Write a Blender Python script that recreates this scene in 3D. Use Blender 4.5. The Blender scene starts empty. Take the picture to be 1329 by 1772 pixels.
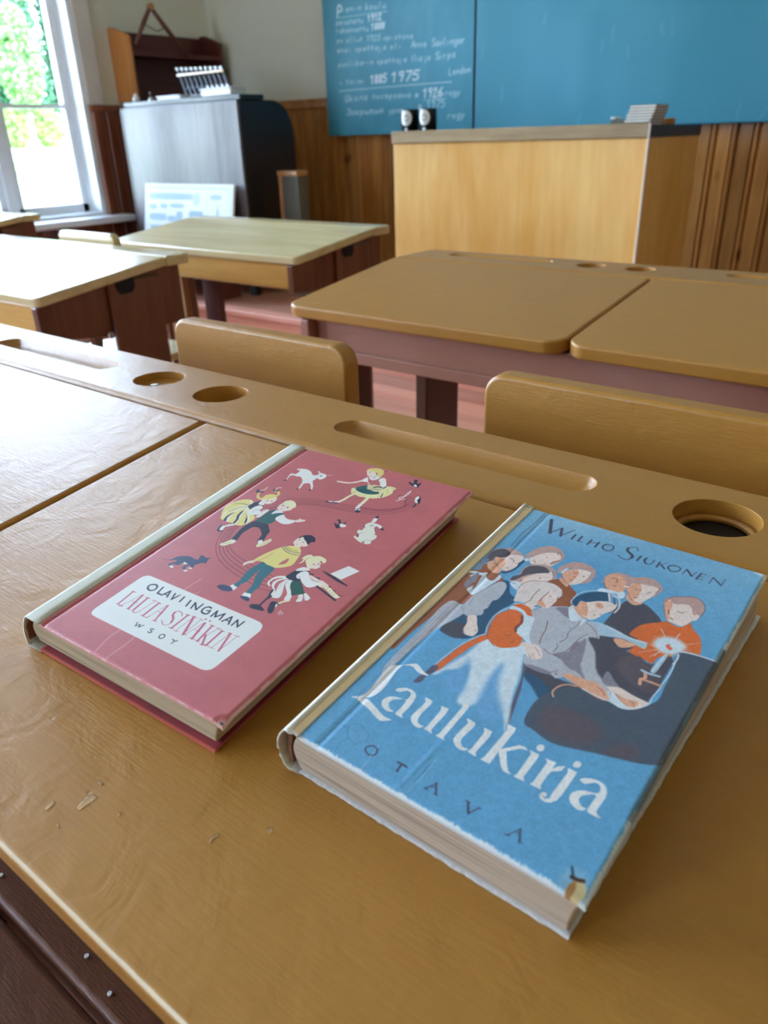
import bpy, bmesh, math, random
import numpy as np
from mathutils import Matrix, Vector
random.seed(7)
S = bpy.context.scene
COL = S.collection

# ------------------------------------------------------------------ camera
cam = bpy.data.cameras.new('camera'); camo = bpy.data.objects.new('camera', cam); COL.objects.link(camo)
yaw, pitch, roll = math.radians(-38.64), math.radians(26.3), math.radians(1.7)
fw = Vector((math.sin(yaw)*math.cos(pitch), math.cos(yaw)*math.cos(pitch), -math.sin(pitch)))
rt = Vector((math.cos(yaw), -math.sin(yaw), 0)); dn = fw.cross(rt)
r2 = math.cos(roll)*rt + math.sin(roll)*dn; d2 = -math.sin(roll)*rt + math.cos(roll)*dn
camo.matrix_world = Matrix(((r2.x, -d2.x, -fw.x, 0), (r2.y, -d2.y, -fw.y, 0), (r2.z, -d2.z, -fw.z, .97), (0, 0, 0, 1)))
cam.sensor_fit = 'VERTICAL'; cam.sensor_height = 24.0; cam.lens = 1312/1772*24
cam.clip_start = .02; cam.clip_end = 300
cam.dof.use_dof = True; cam.dof.focus_distance = .46; cam.dof.aperture_fstop = 8.0
S.camera = camo

# ------------------------------------------------------------------ view, sky, sun
S.view_settings.view_transform = 'Standard'; S.view_settings.look = 'None'
S.view_settings.gamma = 1; S.view_settings.use_curve_mapping = False
S.view_settings.exposure = 1.6
try:
    S.cycles.max_bounces = 10; S.cycles.diffuse_bounces = 5; S.cycles.sample_clamp_indirect = 8
    S.cycles.caustics_reflective = False; S.cycles.caustics_refractive = False
except Exception: pass
SKY = 15.0
w = bpy.data.worlds.new('overcast_sky'); S.world = w; w.use_nodes = True
nt = w.node_tree; nt.nodes.clear()
out = nt.nodes.new('ShaderNodeOutputWorld'); bg = nt.nodes.new('ShaderNodeBackground')
tc = nt.nodes.new('ShaderNodeTexCoord'); sp = nt.nodes.new('ShaderNodeSeparateXYZ'); cr = nt.nodes.new('ShaderNodeValToRGB')
nt.links.new(tc.outputs['Generated'], sp.inputs[0]); nt.links.new(sp.outputs['Z'], cr.inputs[0])
cr.color_ramp.elements[0].position = 0.0; cr.color_ramp.elements[0].color = (.70, .82, 1, 1)
cr.color_ramp.elements[1].position = .8; cr.color_ramp.elements[1].color = (.40, .60, 1, 1)
nt.links.new(cr.outputs[0], bg.inputs[0]); bg.inputs[1].default_value = SKY; nt.links.new(bg.outputs[0], out.inputs[0])
sun = bpy.data.lights.new('sun', 'SUN'); sun.energy = 9; sun.angle = .02; sun.color = (1, .95, .86)
suno = bpy.data.objects.new('sun', sun); COL.objects.link(suno); suno.rotation_euler = (math.radians(-20), math.radians(48), 0)
WIN = [(1.41, 2.99), (-.9, .68), (-3.2, -1.62)]          # left-wall windows (y from, y to); all but the first unseen, added for daylight
WZ0, WZ1 = .575, 2.75
ADDED_BWIN = [(-2.9, -2.2)]                         # unseen back-wall window added for daylight (x from, x to)
for (a, b) in WIN:                                        # sky portals in the window openings (sampling aid, give no light)
    l = bpy.data.lights.new('window_portal', 'AREA'); l.shape = 'RECTANGLE'; l.size = WZ1-WZ0; l.size_y = b-a
    try: l.cycles.is_portal = True
    except Exception: pass
    o = bpy.data.objects.new('window_portal', l); COL.objects.link(o)
    o.matrix_world = Matrix.Translation((-4.86, (a+b)/2, (WZ0+WZ1)/2)) @ Matrix.Rotation(math.radians(-90), 4, 'Y')

for (a, b) in ADDED_BWIN:
    l = bpy.data.lights.new('window_portal', 'AREA'); l.shape = 'RECTANGLE'; l.size = b-a; l.size_y = WZ1-WZ0
    try: l.cycles.is_portal = True
    except Exception: pass
    o = bpy.data.objects.new('window_portal', l); COL.objects.link(o)
    o.matrix_world = Matrix.Translation(((a+b)/2, -4.42, (WZ0+WZ1)/2)) @ Matrix.Rotation(math.radians(90), 4, 'X')

# ------------------------------------------------------------------ materials
def srgb(h):
    h = h.lstrip('#'); c = [int(h[i:i+2], 16)/255 for i in (0, 2, 4)]
    return tuple((v/12.92 if v <= .04045 else ((v+.055)/1.055)**2.4) for v in c)+(1,)
def new_mat(name):
    m = bpy.data.materials.new(name); m.use_nodes = True; t = m.node_tree; b = t.nodes['Principled BSDF']; return m, t, b
def node(t, k, **kw):
    n = t.nodes.new(k)
    for a, v in kw.items(): setattr(n, a, v)
    return n
def coords(t, scale=(1, 1, 1), rot=(0, 0, 0)):
    tc = node(t, 'ShaderNodeTexCoord'); mp = node(t, 'ShaderNodeMapping'); mp.inputs['Scale'].default_value = scale
    mp.inputs['Rotation'].default_value = rot
    t.links.new(tc.outputs['Object'], mp.inputs['Vector']); return mp.outputs['Vector']
def noise(t, vec, scale, detail=4, rough=.55, dist=0):
    n = node(t, 'ShaderNodeTexNoise'); n.inputs['Scale'].default_value = scale; n.inputs['Detail'].default_value = detail
    n.inputs['Roughness'].default_value = rough; n.inputs['Distortion'].default_value = dist
    t.links.new(vec, n.inputs['Vector']); return n.outputs['Fac']
def ramp(t, fac, stops):
    r = node(t, 'ShaderNodeValToRGB'); e = r.color_ramp.elements
    while len(e) < len(stops): e.new(.5)
    for i, (p, c) in enumerate(stops): e[i].position = p; e[i].color = c
    t.links.new(fac, r.inputs[0]); return r.outputs[0]
def mixc(t, fac, a, b, mode='MIX'):
    m = node(t, 'ShaderNodeMix', data_type='RGBA', blend_type=mode)
    for s, v in ((m.inputs[0], fac), (m.inputs[6], a), (m.inputs[7], b)):
        if hasattr(v, 'links'): t.links.new(v, s)
        else: s.default_value = v
    return m.outputs[2]
def bump(t, b, h, strength, dist=.001, prev=None):
    n = node(t, 'ShaderNodeBump'); n.inputs['Strength'].default_value = strength; n.inputs['Distance'].default_value = dist
    t.links.new(h, n.inputs['Height'])
    if prev is not None: t.links.new(prev, n.inputs['Normal'])
    t.links.new(n.outputs[0], b.inputs['Normal']); return n.outputs[0]
def plain(name, col, rough=.5, var=.12, scale=8, metal=0, bmp=0, bscale=60, stretch=(1, 1, 1), spec=.5, coat=0):
    m, t, b = new_mat(name); v = coords(t, stretch); c = srgb(col)
    f = noise(t, v, scale); lo = tuple(x*(1-var) for x in c[:3])+(1,); hi = tuple(min(1, x*(1+var)) for x in c[:3])+(1,)
    t.links.new(ramp(t, f, [(.3, lo), (.7, hi)]), b.inputs['Base Color'])
    b.inputs['Roughness'].default_value = rough; b.inputs['Metallic'].default_value = metal
    b.inputs['Specular IOR Level'].default_value = spec
    if coat: b.inputs['Coat Weight'].default_value = coat; b.inputs['Coat Roughness'].default_value = .15
    if bmp: bump(t, b, noise(t, v, bscale, 6), bmp)
    return m
def wood(name, a, c, rough=.35, along='X', scale=9, stretchy=14, bmp=.15, coat=0, knots=False, plank=None, gap=None):
    m, t, b = new_mat(name)
    st = {'X': (1, stretchy, stretchy), 'Y': (stretchy, 1, stretchy), 'Z': (stretchy, stretchy, 1)}[along]
    v = coords(t, st); f = noise(t, v, scale/6, 6, .6, .6); f2 = noise(t, v, scale, 3, .5)
    mx = node(t, 'ShaderNodeMath', operation='MULTIPLY_ADD'); t.links.new(f2, mx.inputs[0]); mx.inputs[1].default_value = .35; t.links.new(f, mx.inputs[2])
    col = ramp(t, mx.outputs[0], [(.45, srgb(a)), (.85, srgb(c))])
    if plank:
        ax, pitch = plank; tc = node(t, 'ShaderNodeTexCoord'); s = node(t, 'ShaderNodeSeparateXYZ'); t.links.new(tc.outputs['Object'], s.inputs[0])
        d = node(t, 'ShaderNodeMath', operation='DIVIDE'); t.links.new(s.outputs[ax], d.inputs[0]); d.inputs[1].default_value = pitch
        fl = node(t, 'ShaderNodeMath', operation='FLOOR'); t.links.new(d.outputs[0], fl.inputs[0])
        wn = node(t, 'ShaderNodeTexWhiteNoise', noise_dimensions='1D'); t.links.new(fl.outputs[0], wn.inputs['W'])
        g = ramp(t, wn.outputs['Value'], [(0, (.72, .70, .68, 1)), (1, (1.15, 1.15, 1.15, 1))])
        col = mixc(t, 1.0, col, g, 'MULTIPLY')
        if gap:
            fr = node(t, 'ShaderNodeMath', operation='FRACT'); t.links.new(d.outputs[0], fr.inputs[0])
            g2 = ramp(t, fr.outputs[0], [(0, (.25, .2, .18, 1)), (gap, (1, 1, 1, 1))]); col = mixc(t, 1.0, col, g2, 'MULTIPLY')
    if knots:
        vo = node(t, 'ShaderNodeTexVoronoi'); vo.inputs['Scale'].default_value = 2.6
        t.links.new(coords(t, (1.6, 1.6, .9)), vo.inputs['Vector'])
        k = ramp(t, vo.outputs['Distance'], [(.03, (.28, .2, .16, 1)), (.10, (1, 1, 1, 1))]); col = mixc(t, 1.0, col, k, 'MULTIPLY')
    t.links.new(col, b.inputs['Base Color']); b.inputs['Roughness'].default_value = rough
    if coat: b.inputs['Coat Weight'].default_value = coat; b.inputs['Coat Roughness'].default_value = .12
    if bmp: bump(t, b, f2, bmp)
    return m
def brushed_paint(name, col, rough=.3, streak=.25, wear=None):
    """thick gloss paint laid on wood with a brush: streaks along X, orange-peel, a few pits"""
    m, t, b = new_mat(name); c = srgb(col)
    f = noise(t, coords(t, (3, 26, 26)), 3, 6, .62, .4); f3 = noise(t, coords(t, (4, 4, 4)), 1.2, 3)
    lo = tuple(x*.93 for x in c[:3])+(1,); hi = tuple(x*1.05 for x in c[:3])+(1,)
    base = mixc(t, .5, ramp(t, f, [(.3, lo), (.7, hi)]), ramp(t, f3, [(.3, lo), (.7, hi)]))
    if wear:
        axis, pos, wd, wc = wear; tc = node(t, 'ShaderNodeTexCoord'); s = node(t, 'ShaderNodeSeparateXYZ'); t.links.new(tc.outputs['Object'], s.inputs[0])
        d = node(t, 'ShaderNodeMath', operation='SUBTRACT'); t.links.new(s.outputs[axis], d.inputs[0]); d.inputs[1].default_value = pos
        a = node(t, 'ShaderNodeMath', operation='ABSOLUTE'); t.links.new(d.outputs[0], a.inputs[0])
        n2 = noise(t, coords(t, (30, 300, 30)), 1.5, 5, .7)
        q = node(t, 'ShaderNodeMath', operation='MULTIPLY_ADD'); t.links.new(n2, q.inputs[0]); q.inputs[1].default_value = -wd*3.2; t.links.new(a.outputs[0], q.inputs[2])
        mr = node(t, 'ShaderNodeMapRange'); t.links.new(q.outputs[0], mr.inputs['Value']); mr.inputs['From Min'].default_value = 0; mr.inputs['From Max'].default_value = .0004; mr.inputs['To Min'].default_value = .85; mr.inputs['To Max'].default_value = 0
        mk = mr.outputs['Result']
        base = mixc(t, mk, base, srgb(wc))
    t.links.new(base, b.inputs['Base Color']); b.inputs['Roughness'].default_value = rough; b.inputs['Specular IOR Level'].default_value = .55
    p = bump(t, b, noise(t, coords(t, (14, 190, 190)), 3, 4, .6, .2), streak, .0009)
    p = bump(t, b, noise(t, coords(t), 38, 5, .6, .8), .5, .0016, p)
    vo = node(t, 'ShaderNodeTexVoronoi'); vo.inputs['Scale'].default_value = 42; vo.inputs['Randomness'].default_value = 1
    t.links.new(coords(t), vo.inputs['Vector'])
    bump(t, b, ramp(t, vo.outputs['Distance'], [(.0, (0, 0, 0, 1)), (.06, (1, 1, 1, 1))]), .35, .0006, p)
    return m

OCHRE = brushed_paint('ochre_gloss_paint', 'AC7830', .37, .3)
OCHRE_LID = brushed_paint('ochre_gloss_paint_worn_edge', 'AC7830', .37, .3, wear=('Y', -.3332, .0003, 'DCC8A4'))
BROWN = brushed_paint('brown_gloss_paint', 'A2705E', .3, .15)
BENCHM = brushed_paint('glossy_brown_bench_paint', '6A4230', .28, .3)
DBROWN = brushed_paint('dark_brown_gloss_paint', '5E3420', .3, .15)
FLOORM = wood('red_painted_floorboards', 'C2785E', 'D89C86', .38, 'X', 7, 10, .1, plank=('Y', .14), gap=.03)
PLASTER = plain('cream_plaster', 'DAD8CA', .85, .03, 3, bmp=.08, bscale=40)
CEIL = plain('white_ceiling_paint', 'F0EEE8', .8, .03, 3)
WHITE = plain('white_gloss_paint', 'F2F5FA', .4, .03, 6)
CREAMTRIM = plain('cream_casing_paint', 'D9D2CC', .5, .04, 6)
PINE_F = wood('varnished_pine_front', '96602C', 'C48A4A', .34, 'Z', 10, 12, .1, coat=.15, knots=True, plank=('X', .092))
PINE_L = wood('varnished_pine_backlit', '7A3E24', '9C5C3C', .35, 'Z', 10, 12, .1, coat=.2, knots=True, plank=('Y', .092))  # darker than the front pine, the left wall's backlight put into the colour
BIRCH = wood('birch_veneer', 'D8993C', 'EEC276', .32, 'Z', 5, 6, .05, coat=.25)
TOPEDGE = wood('worn_desk_edge', '8A7350', 'B49C74', .4, 'X', 9, 12, .1)
DARKEDGE = plain('dark_stained_edge', '2E2A2A', .45, .15, 10)
PALEWOOD = wood('pale_worn_desktop', 'C4AE7C', 'DCCB9C', .22, 'X', 8, 12, .06, coat=.35)
YELLOWWOOD = wood('yellow_varnished_pine', 'B07E34', 'CF9F52', .3, 'X', 8, 12, .06, coat=.25)
TANWOOD = wood('tan_varnished_pine', '9A6A3C', 'B98B58', .35, 'Z', 8, 12, .06)
SIDEWOOD = wood('dark_varnished_pine', '5C3420', '7A4B30', .32, 'Z', 8, 12, .06, coat=.2)
ORGBACK = wood('greyed_organ_back', '4A4344', '686266', .5, 'Z', 7, 9, .05, coat=.12)
ORGDARK = plain('black_stained_wood', '15161A', .35, .2, 10)
COMPASSW = plain('dark_compass_wood', '6E4434', .5, .15, 12)
MAHOG = wood('mahogany_stain', '4A1E18', '66302A', .4, 'Y', 8, 10, .05)
ORANGEW = wood('orange_varnished_pine', 'B06A30', 'CE8A48', .35, 'Z', 8, 10, .05, coat=.2)
BLACK = plain('black_enamel', '0B0B0D', .3, .1, 10)
IRON = plain('blackened_iron', '1B1D22', .45, .2, 20, metal=.6)
STEEL = plain('steel_screw', 'B8B8B4', .35, .1, 20, metal=.9)
PALE = plain('white_enamel', 'E6E8E8', .4, .04, 10)
GREYP = plain('grey_paint', '55544C', .6, .1, 10)
PAPER = plain('white_card', 'EAE6DE', .8, .06, 30)
BOARDCARD = plain('brown_gap_shade_card', '5E4C3E', .8, .1, 30)
SPONGE = plain('orange_sponge', 'B0793C', .9, .2, 90, bmp=.4, bscale=200)
HOLESHADE = plain('shade_in_inkwell_hole', '2A1A10', .8, .2, 10)
LEAF = plain('fir_foliage', '2E5C36', .7, .5, 1.5)
LEAF2 = plain('birch_foliage', '5C8A40', .7, .45, 1.5)
BUSH = plain('bright_bush_foliage', '78A046', .7, .35, 2)
BARK = plain('grey_bark', '8A8078', .9, .3, 8)
GRASS = plain('meadow_grass', '9FA680', .9, .35, .9)

def glass():
    m, t, b = new_mat('window_glass'); t.nodes.remove(b); o = t.nodes['Material Output']
    tr = node(t, 'ShaderNodeBsdfTransparent'); tr.inputs[0].default_value = (.96, .985, .98, 1)
    gl = node(t, 'ShaderNodeBsdfGlossy'); gl.inputs['Roughness'].default_value = .02
    fr = node(t, 'ShaderNodeFresnel'); fr.inputs[0].default_value = 1.45
    mx = node(t, 'ShaderNodeMixShader'); t.links.new(fr.outputs[0], mx.inputs[0]); t.links.new(tr.outputs[0], mx.inputs[1]); t.links.new(gl.outputs[0], mx.inputs[2])
    t.links.new(mx.outputs[0], o.inputs[0]); return m
GLASS = glass()
def printed(name, rough=.45, grain=(1, 1, 1), bstr=.12, bsc=300, coat=0):
    m, t, b = new_mat(name); a = node(t, 'ShaderNodeVertexColor'); a.layer_name = 'print'
    t.links.new(a.outputs['Color'], b.inputs['Base Color']); b.inputs['Roughness'].default_value = rough
    v = coords(t, grain); p = bump(t, b, noise(t, v, bsc, 4), bstr, .0003); bump(t, b, noise(t, v, bsc/9, 4, .6, 1), bstr*1.6, .0008, p)
    if coat: b.inputs['Coat Weight'].default_value = coat; b.inputs['Coat Roughness'].default_value = .3
    return m

# ------------------------------------------------------------------ object helpers
def tag(o, label=None, cat=None, group=None, kind=None):
    for k, v in (('label', label), ('category', cat), ('group', group), ('kind', kind)):
        if v: o[k] = v
    return o
def thing(name, label, cat, loc, group=None, rot=None):
    o = bpy.data.objects.new(name, None); COL.objects.link(o); o.empty_display_size = .05
    o.matrix_world = (Matrix.Translation(loc) @ rot) if rot is not None else Matrix.Translation(loc)
    return tag(o, label, cat, group)
class MB:
    def __init__(s): s.b = bmesh.new()
    def box(s, x0, x1, y0, y1, z0, z1, xf=None):
        v = [s.b.verts.new((x, y, z)) for z in (z0, z1) for y in (y0, y1) for x in (x0, x1)]
        for f in ((0, 2, 3, 1), (4, 5, 7, 6), (0, 1, 5, 4), (2, 6, 7, 3), (0, 4, 6, 2), (1, 3, 7, 5)): s.b.faces.new([v[i] for i in f])
        if xf is not None: bmesh.ops.transform(s.b, matrix=xf, verts=v)
        return s
    def prism(s, poly, axis, a, b, xf=None):
        """poly: (p, q) points; axis 'X': (y, z), 'Y': (x, z), 'Z': (x, y)"""
        def P(p, q, h): return {'X': (h, p, q), 'Y': (p, h, q), 'Z': (p, q, h)}[axis]
        A = [s.b.verts.new(P(p, q, a)) for p, q in poly]; B = [s.b.verts.new(P(p, q, b)) for p, q in poly]; n = len(poly)
        fs = [s.b.faces.new(A[::-1]), s.b.faces.new(B)]+[s.b.faces.new((A[i], A[(i+1) % n], B[(i+1) % n], B[i])) for i in range(n)]
        if xf is not None: bmesh.ops.transform(s.b, matrix=xf, verts=A+B)
        bmesh.ops.recalc_face_normals(s.b, faces=fs); return s
    def cyl(s, c, r, h, axis='Z', n=32, r2=None, xf=None):
        R = {'Z': Matrix(), 'X': Matrix.Rotation(math.pi/2, 4, 'Y'), 'Y': Matrix.Rotation(-math.pi/2, 4, 'X')}[axis]
        m = Matrix.Translation(c) @ R
        if xf is not None: m = xf @ m
        bmesh.ops.create_cone(s.b, cap_ends=True, segments=n, radius1=r, radius2=r if r2 is None else r2, depth=h, matrix=m); return s
    def lathe(s, prof, c, n=32, xf=None):
        rows = []
        for r, z in prof: rows.append([s.b.verts.new((c[0]+r*math.cos(2*math.pi*i/n), c[1]+r*math.sin(2*math.pi*i/n), c[2]+z)) for i in range(n)])
        for a, b in zip(rows, rows[1:]):
            for i in range(n): s.b.faces.new((a[i], a[(i+1) % n], b[(i+1) % n], b[i]))
        s.b.faces.new(rows[0][::-1]); s.b.faces.new(rows[-1])
        vs = [v for r in rows for v in r]
        if xf is not None: bmesh.ops.transform(s.b, matrix=xf, verts=vs)
        return s
    def tube(s, pts, r, n=10, xf=None):
        pts = [Vector(p) for p in pts]; rings = []
        for i, p in enumerate(pts):
            d = (pts[min(i+1, len(pts)-1)]-pts[max(i-1, 0)]).normalized(); u = d.orthogonal().normalized(); v = d.cross(u)
            rr = r[i] if isinstance(r, (list, tuple)) else r
            rings.append([s.b.verts.new(p+rr*(math.cos(2*math.pi*k/n)*u+math.sin(2*math.pi*k/n)*v)) for k in range(n)])
        for a, b in zip(rings, rings[1:]):
            k0 = min(range(n), key=lambda k: (a[0].co-b[k].co).length)
            for i in range(n): s.b.faces.new((a[i], a[(i+1) % n], b[(i+1+k0) % n], b[(i+k0) % n]))
        s.b.faces.new(rings[0][::-1]); s.b.faces.new(rings[-1]); return s
    def build(s, name, mat, parent=None, bev=0, seg=2, smooth=False, local=False):
        bmesh.ops.recalc_face_normals(s.b, faces=s.b.faces)
        me = bpy.data.meshes.new(name); s.b.to_mesh(me); s.b.free()
        if parent is not None and not local: me.transform(root_of(parent).matrix_world.inverted())
        me.materials.append(mat)
        o = bpy.data.objects.new(name, me); COL.objects.link(o)
        if parent is not None: o.parent = parent
        if bev:
            md = o.modifiers.new('bevel', 'BEVEL'); md.width = bev; md.segments = seg; md.limit_method = 'ANGLE'; md.angle_limit = math.radians(35); md.harden_normals = False
        if smooth or (bev and seg > 2):
            for p in me.polygons: p.use_smooth = True
            if bev: o.modifiers.new('wn', 'WEIGHTED_NORMAL').keep_sharp = True
        return o
def root_of(o):
    while o.parent is not None: o = o.parent
    return o
def copy_tree(o, parent=None):
    kids = list(o.children); c = o.copy(); COL.objects.link(c)
    if parent is not None: c.parent = parent
    for k in kids: copy_tree(k, c)
    return c
def structure(o): return tag(o, kind='structure')
def rounded(x0, x1, y0, y1, r, corners=(1, 1, 1, 1), n=6):
    """outline, counter-clockwise from (x0,y0); corners: (x0y0, x1y0, x1y1, x0y1) rounded or not"""
    out = []
    for k, (cx, cy, a) in enumerate(((x0, y0, 180), (x1, y0, 270), (x1, y1, 0), (x0, y1, 90))):
        rr = r if corners[k] is 1 or corners[k] == 1 else (corners[k] if corners[k] else 0)
        if not rr: out.append((cx, cy)); continue
        ox, oy = (cx+rr if cx == x0 else cx-rr), (cy+rr if cy == y0 else cy-rr)
        for i in range(n+1):
            t = math.radians(a+90*i/n); out.append((ox+rr*math.cos(t), oy+rr*math.sin(t)))
    return out
def cut(o, cutters):
    """carve cutter shapes out of o for good"""
    for c in cutters:
        md = o.modifiers.new('cut', 'BOOLEAN'); md.operation = 'DIFFERENCE'; md.object = c; md.solver = 'EXACT'
    dg = bpy.context.evaluated_depsgraph_get(); dg.update()
    me = bpy.data.meshes.new_from_object(o.evaluated_get(dg)); o.modifiers.clear(); old = o.data; o.data = me
    bpy.data.meshes.remove(old)
    for c in cutters:
        m = c.data; bpy.data.objects.remove(c); bpy.data.meshes.remove(m)

# ------------------------------------------------------------------ the room
X0, X1, Y0, Y1, ZC = -4.58, 2.8, -4.2, 4.0, 3.2
structure(MB().box(X0-.3, X1+.2, Y0-.2, Y1+.2, -.12, 0).build('floor', FLOORM))
structure(MB().box(X0-.3, X1+.2, Y0-.2, Y1+.2, ZC, ZC+.1).build('ceiling', CEIL))
structure(MB().box(X0-.3, X1+.2, Y1, Y1+.2, 0, ZC).build('wall_front', PLASTER))
mb = MB().box(X0-.3, X1+.2, Y0-.2, Y0, 0, WZ0).box(X0-.3, X1+.2, Y0-.2, Y0, WZ1, ZC); xs = [X0-.3]+[v for ab in ADDED_BWIN for v in ab]+[X1+.2]
for a, b in zip(xs[::2], xs[1::2]): mb.box(a, b, Y0-.2, Y0, WZ0, WZ1)
structure(mb.build('wall_back', PLASTER))
structure(MB().box(X1, X1+.2, Y0, Y1, 0, ZC).build('wall_right', PLASTER))
structure(MB().box(X1-.02, X1-.0005, Y0, Y1-.06, 0, 1.19).build('added_wainscot_right', PINE_L))  # unseen dark panelling, added to cut light bounced off the right wall
mb = MB().box(X0-.26, X0, Y0, Y1, 0, WZ0).box(X0-.26, X0, Y0, Y1, WZ1, ZC)
ys = [Y0]+[v for ab in sorted(WIN) for v in ab]+[Y1]
for a, b in zip(ys[::2], ys[1::2]): mb.box(X0-.26, X0, a, b, WZ0, WZ1)
structure(mb.build('wall_left', PLASTER))
DZ = .17
structure(MB().box(X0, 1.6, 2.74, Y1, 0, DZ).box(X0, 1.6, 2.715, 2.76, DZ-.03, DZ+.0005).build('platform', FLOORM, bev=.006))
# beadboard wainscot: boards with a V groove and a bead, capped by a rail
def beads(a, b, pitch=.092, base=0., th=.018):
    pts = [(a, base)]; x = a
    while x < b-1e-6:
        e = min(x+pitch, b)
        pts += [(x, th-.014), (x+.009, th), (e-.030, th), (e-.025, th-.009), (e-.020, th), (e-.009, th), (e, th-.014)]
        x = e
    return pts+[(b, base)]
WT = 1.19
f = [(p, Y1-q) for p, q in beads(X0, X1)]
structure(MB().prism(f, 'Z', DZ, WT-.045).build('wainscot_front', PINE_F))
structure(MB().box(X0, X1, Y1-.032, Y1, WT-.045, WT).box(X0, X1, Y1-.04, Y1, WT-.008, WT+.006).build('trim_1', PINE_F, bev=.003))
f = [(X0+q, p) for p, q in beads(WIN[0][1]+.012, Y1)]
structure(MB().prism(f, 'Z', 0, WT-.035).build('wainscot_left', PINE_L))
structure(MB().box(X0, X0+.03, WIN[0][1]+.012, Y1, WT-.035, WT).build('trim_2', PINE_L, bev=.003))
f = [(X0+q, p) for p, q in beads(Y0, WIN[0][1]+.012)]
structure(MB().prism(f, 'Z', 0, WZ0-.045).build('wainscot_left_under_windows', PINE_L))
structure(MB().box(X0, X1, Y1-.05, Y1-.018, DZ, DZ+.09).build('baseboard_front', PINE_F, bev=.004))

# ------------------------------------------------------------------ windows
for i, (a, b) in enumerate(WIN):
    wroot = bpy.data.objects.new('window_%d' % (i+1), None); COL.objects.link(wroot); wroot.location = (X0, (a+b)/2, WZ0); structure(wroot)
    bpy.context.view_layer.update()
    xi, xo = X0-.16, X0-.24
    mb = MB()                                                             # fixed frame lining the opening
    for (p, q) in ((a, a+.03), (b-.03, b)): mb.box(xo, X0+.004, p, q, WZ0, WZ1)
    mb.box(xo, X0+.004, a, b, WZ1-.03, WZ1); mb.box(xo, X0, a, b, WZ0-.002, WZ0+.02)
    m1, m2 = a+(b-a)*.338, a+(b-a)*.662
    for ym in (m1, m2): mb.box(xo, xi+.05, ym-.03, ym+.03, WZ0, WZ1)
    mb.build('window_frame', WHITE, wroot, .004)
    for (p, q) in ((a+.03, m1-.03), (m1+.03, m2-.03), (m2+.03, b-.03)):   # three leaves
        mb = MB(); t = .042
        mb.box(xi-.02, xi+.03, p, p+t, WZ0+.02, WZ1-.03).box(xi-.02, xi+.03, q-t, q, WZ0+.02, WZ1-.03)
        mb.box(xi-.02, xi+.03, p, q, WZ0+.02, WZ0+.07).box(xi-.02, xi+.03, p, q, WZ1-.08, WZ1-.03)
        for z in (1.187, 1.86): mb.box(xi-.012, xi+.02, p, q, z-.012, z+.012)
        sash = mb.build('sash', WHITE, wroot, .003)
        MB().box(xi-.001, xi+.002, p+t-.004, q-t+.004, WZ0+.06, WZ1-.07).build('pane', GLASS, sash)
    mb = MB()                                                             # casing on the wall round the opening
    mb.box(X0, X0+.022, b, b+.105, WT+.001, WZ1+.1).box(X0, X0+.022, a-.105, a, WZ0, WZ1+.1).box(X0, X0+.026, a-.105, b+.105, WZ1, WZ1+.11)
    mb.build('casing', CREAMTRIM, wroot, .004)
    MB().box(X0-.16, X0+.14, a-.1, b+.125, WZ0-.042, WZ0-.002).build('window_sill', WHITE, wroot, .01, 3)

for i, (a, b) in enumerate(ADDED_BWIN):                                         # plain cross-barred windows behind the viewer
    wroot = bpy.data.objects.new('window_%d' % (i+1+len(WIN)), None); COL.objects.link(wroot); wroot.location = ((a+b)/2, Y0, WZ0); structure(wroot)
    bpy.context.view_layer.update(); mb = MB(); xm = (a+b)/2
    for (p, q) in ((a, a+.06), (b-.06, b), (xm-.04, xm+.04)): mb.box(p, q, Y0-.14, Y0-.07, WZ0, WZ1)
    for z in (WZ0, 1.86, WZ1-.06): mb.box(a, b, Y0-.14, Y0-.07, z, z+.06)
    mb.build('window_frame', WHITE, wroot, .004); MB().box(a+.05, b-.05, Y0-.107, Y0-.104, WZ0+.05, WZ1-.05).build('pane', GLASS, wroot)
    MB().box(a-.1, b+.1, Y0-.07, Y0+.12, WZ0-.042, WZ0-.002).build('window_sill', WHITE, wroot, .008, 3)

# ------------------------------------------------------------------ double school desks
TAN = .125; ANG = math.atan(TAN)
def lid_matrix(yb, zb=.75):       # local: x, y along the slope (0 at the back edge), z normal
    return Matrix.Translation((0, yb, zb)) @ Matrix.Rotation(ANG, 4, 'X')
def capsule_cutter(x0, x1, y, z, r):
    b = bmesh.new(); bmesh.ops.create_uvsphere(b, u_segments=24, v_segments=14, radius=r)
    for v in b.verts: v.co.x += (x1-x0)/2-r if v.co.x > 1e-5 else (-(x1-x0)/2+r if v.co.x < -1e-5 else 0)
    bmesh.ops.translate(b, verts=b.verts, vec=((x0+x1)/2, y, z)); me = bpy.data.meshes.new('c'); b.to_mesh(me); b.free()
    o = bpy.data.objects.new('c', me); COL.objects.link(o); return o
def cyl_cutter(x, y, z0, z1, r, n=48):
    b = bmesh.new(); bmesh.ops.create_cone(b, cap_ends=True, segments=n, radius1=r, radius2=r, depth=z1-z0, matrix=Matrix.Translation((x, y, (z0+z1)/2)))
    me = bpy.data.meshes.new('c'); b.to_mesh(me); b.free(); o = bpy.data.objects.new('c', me); COL.objects.link(o); return o
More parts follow.
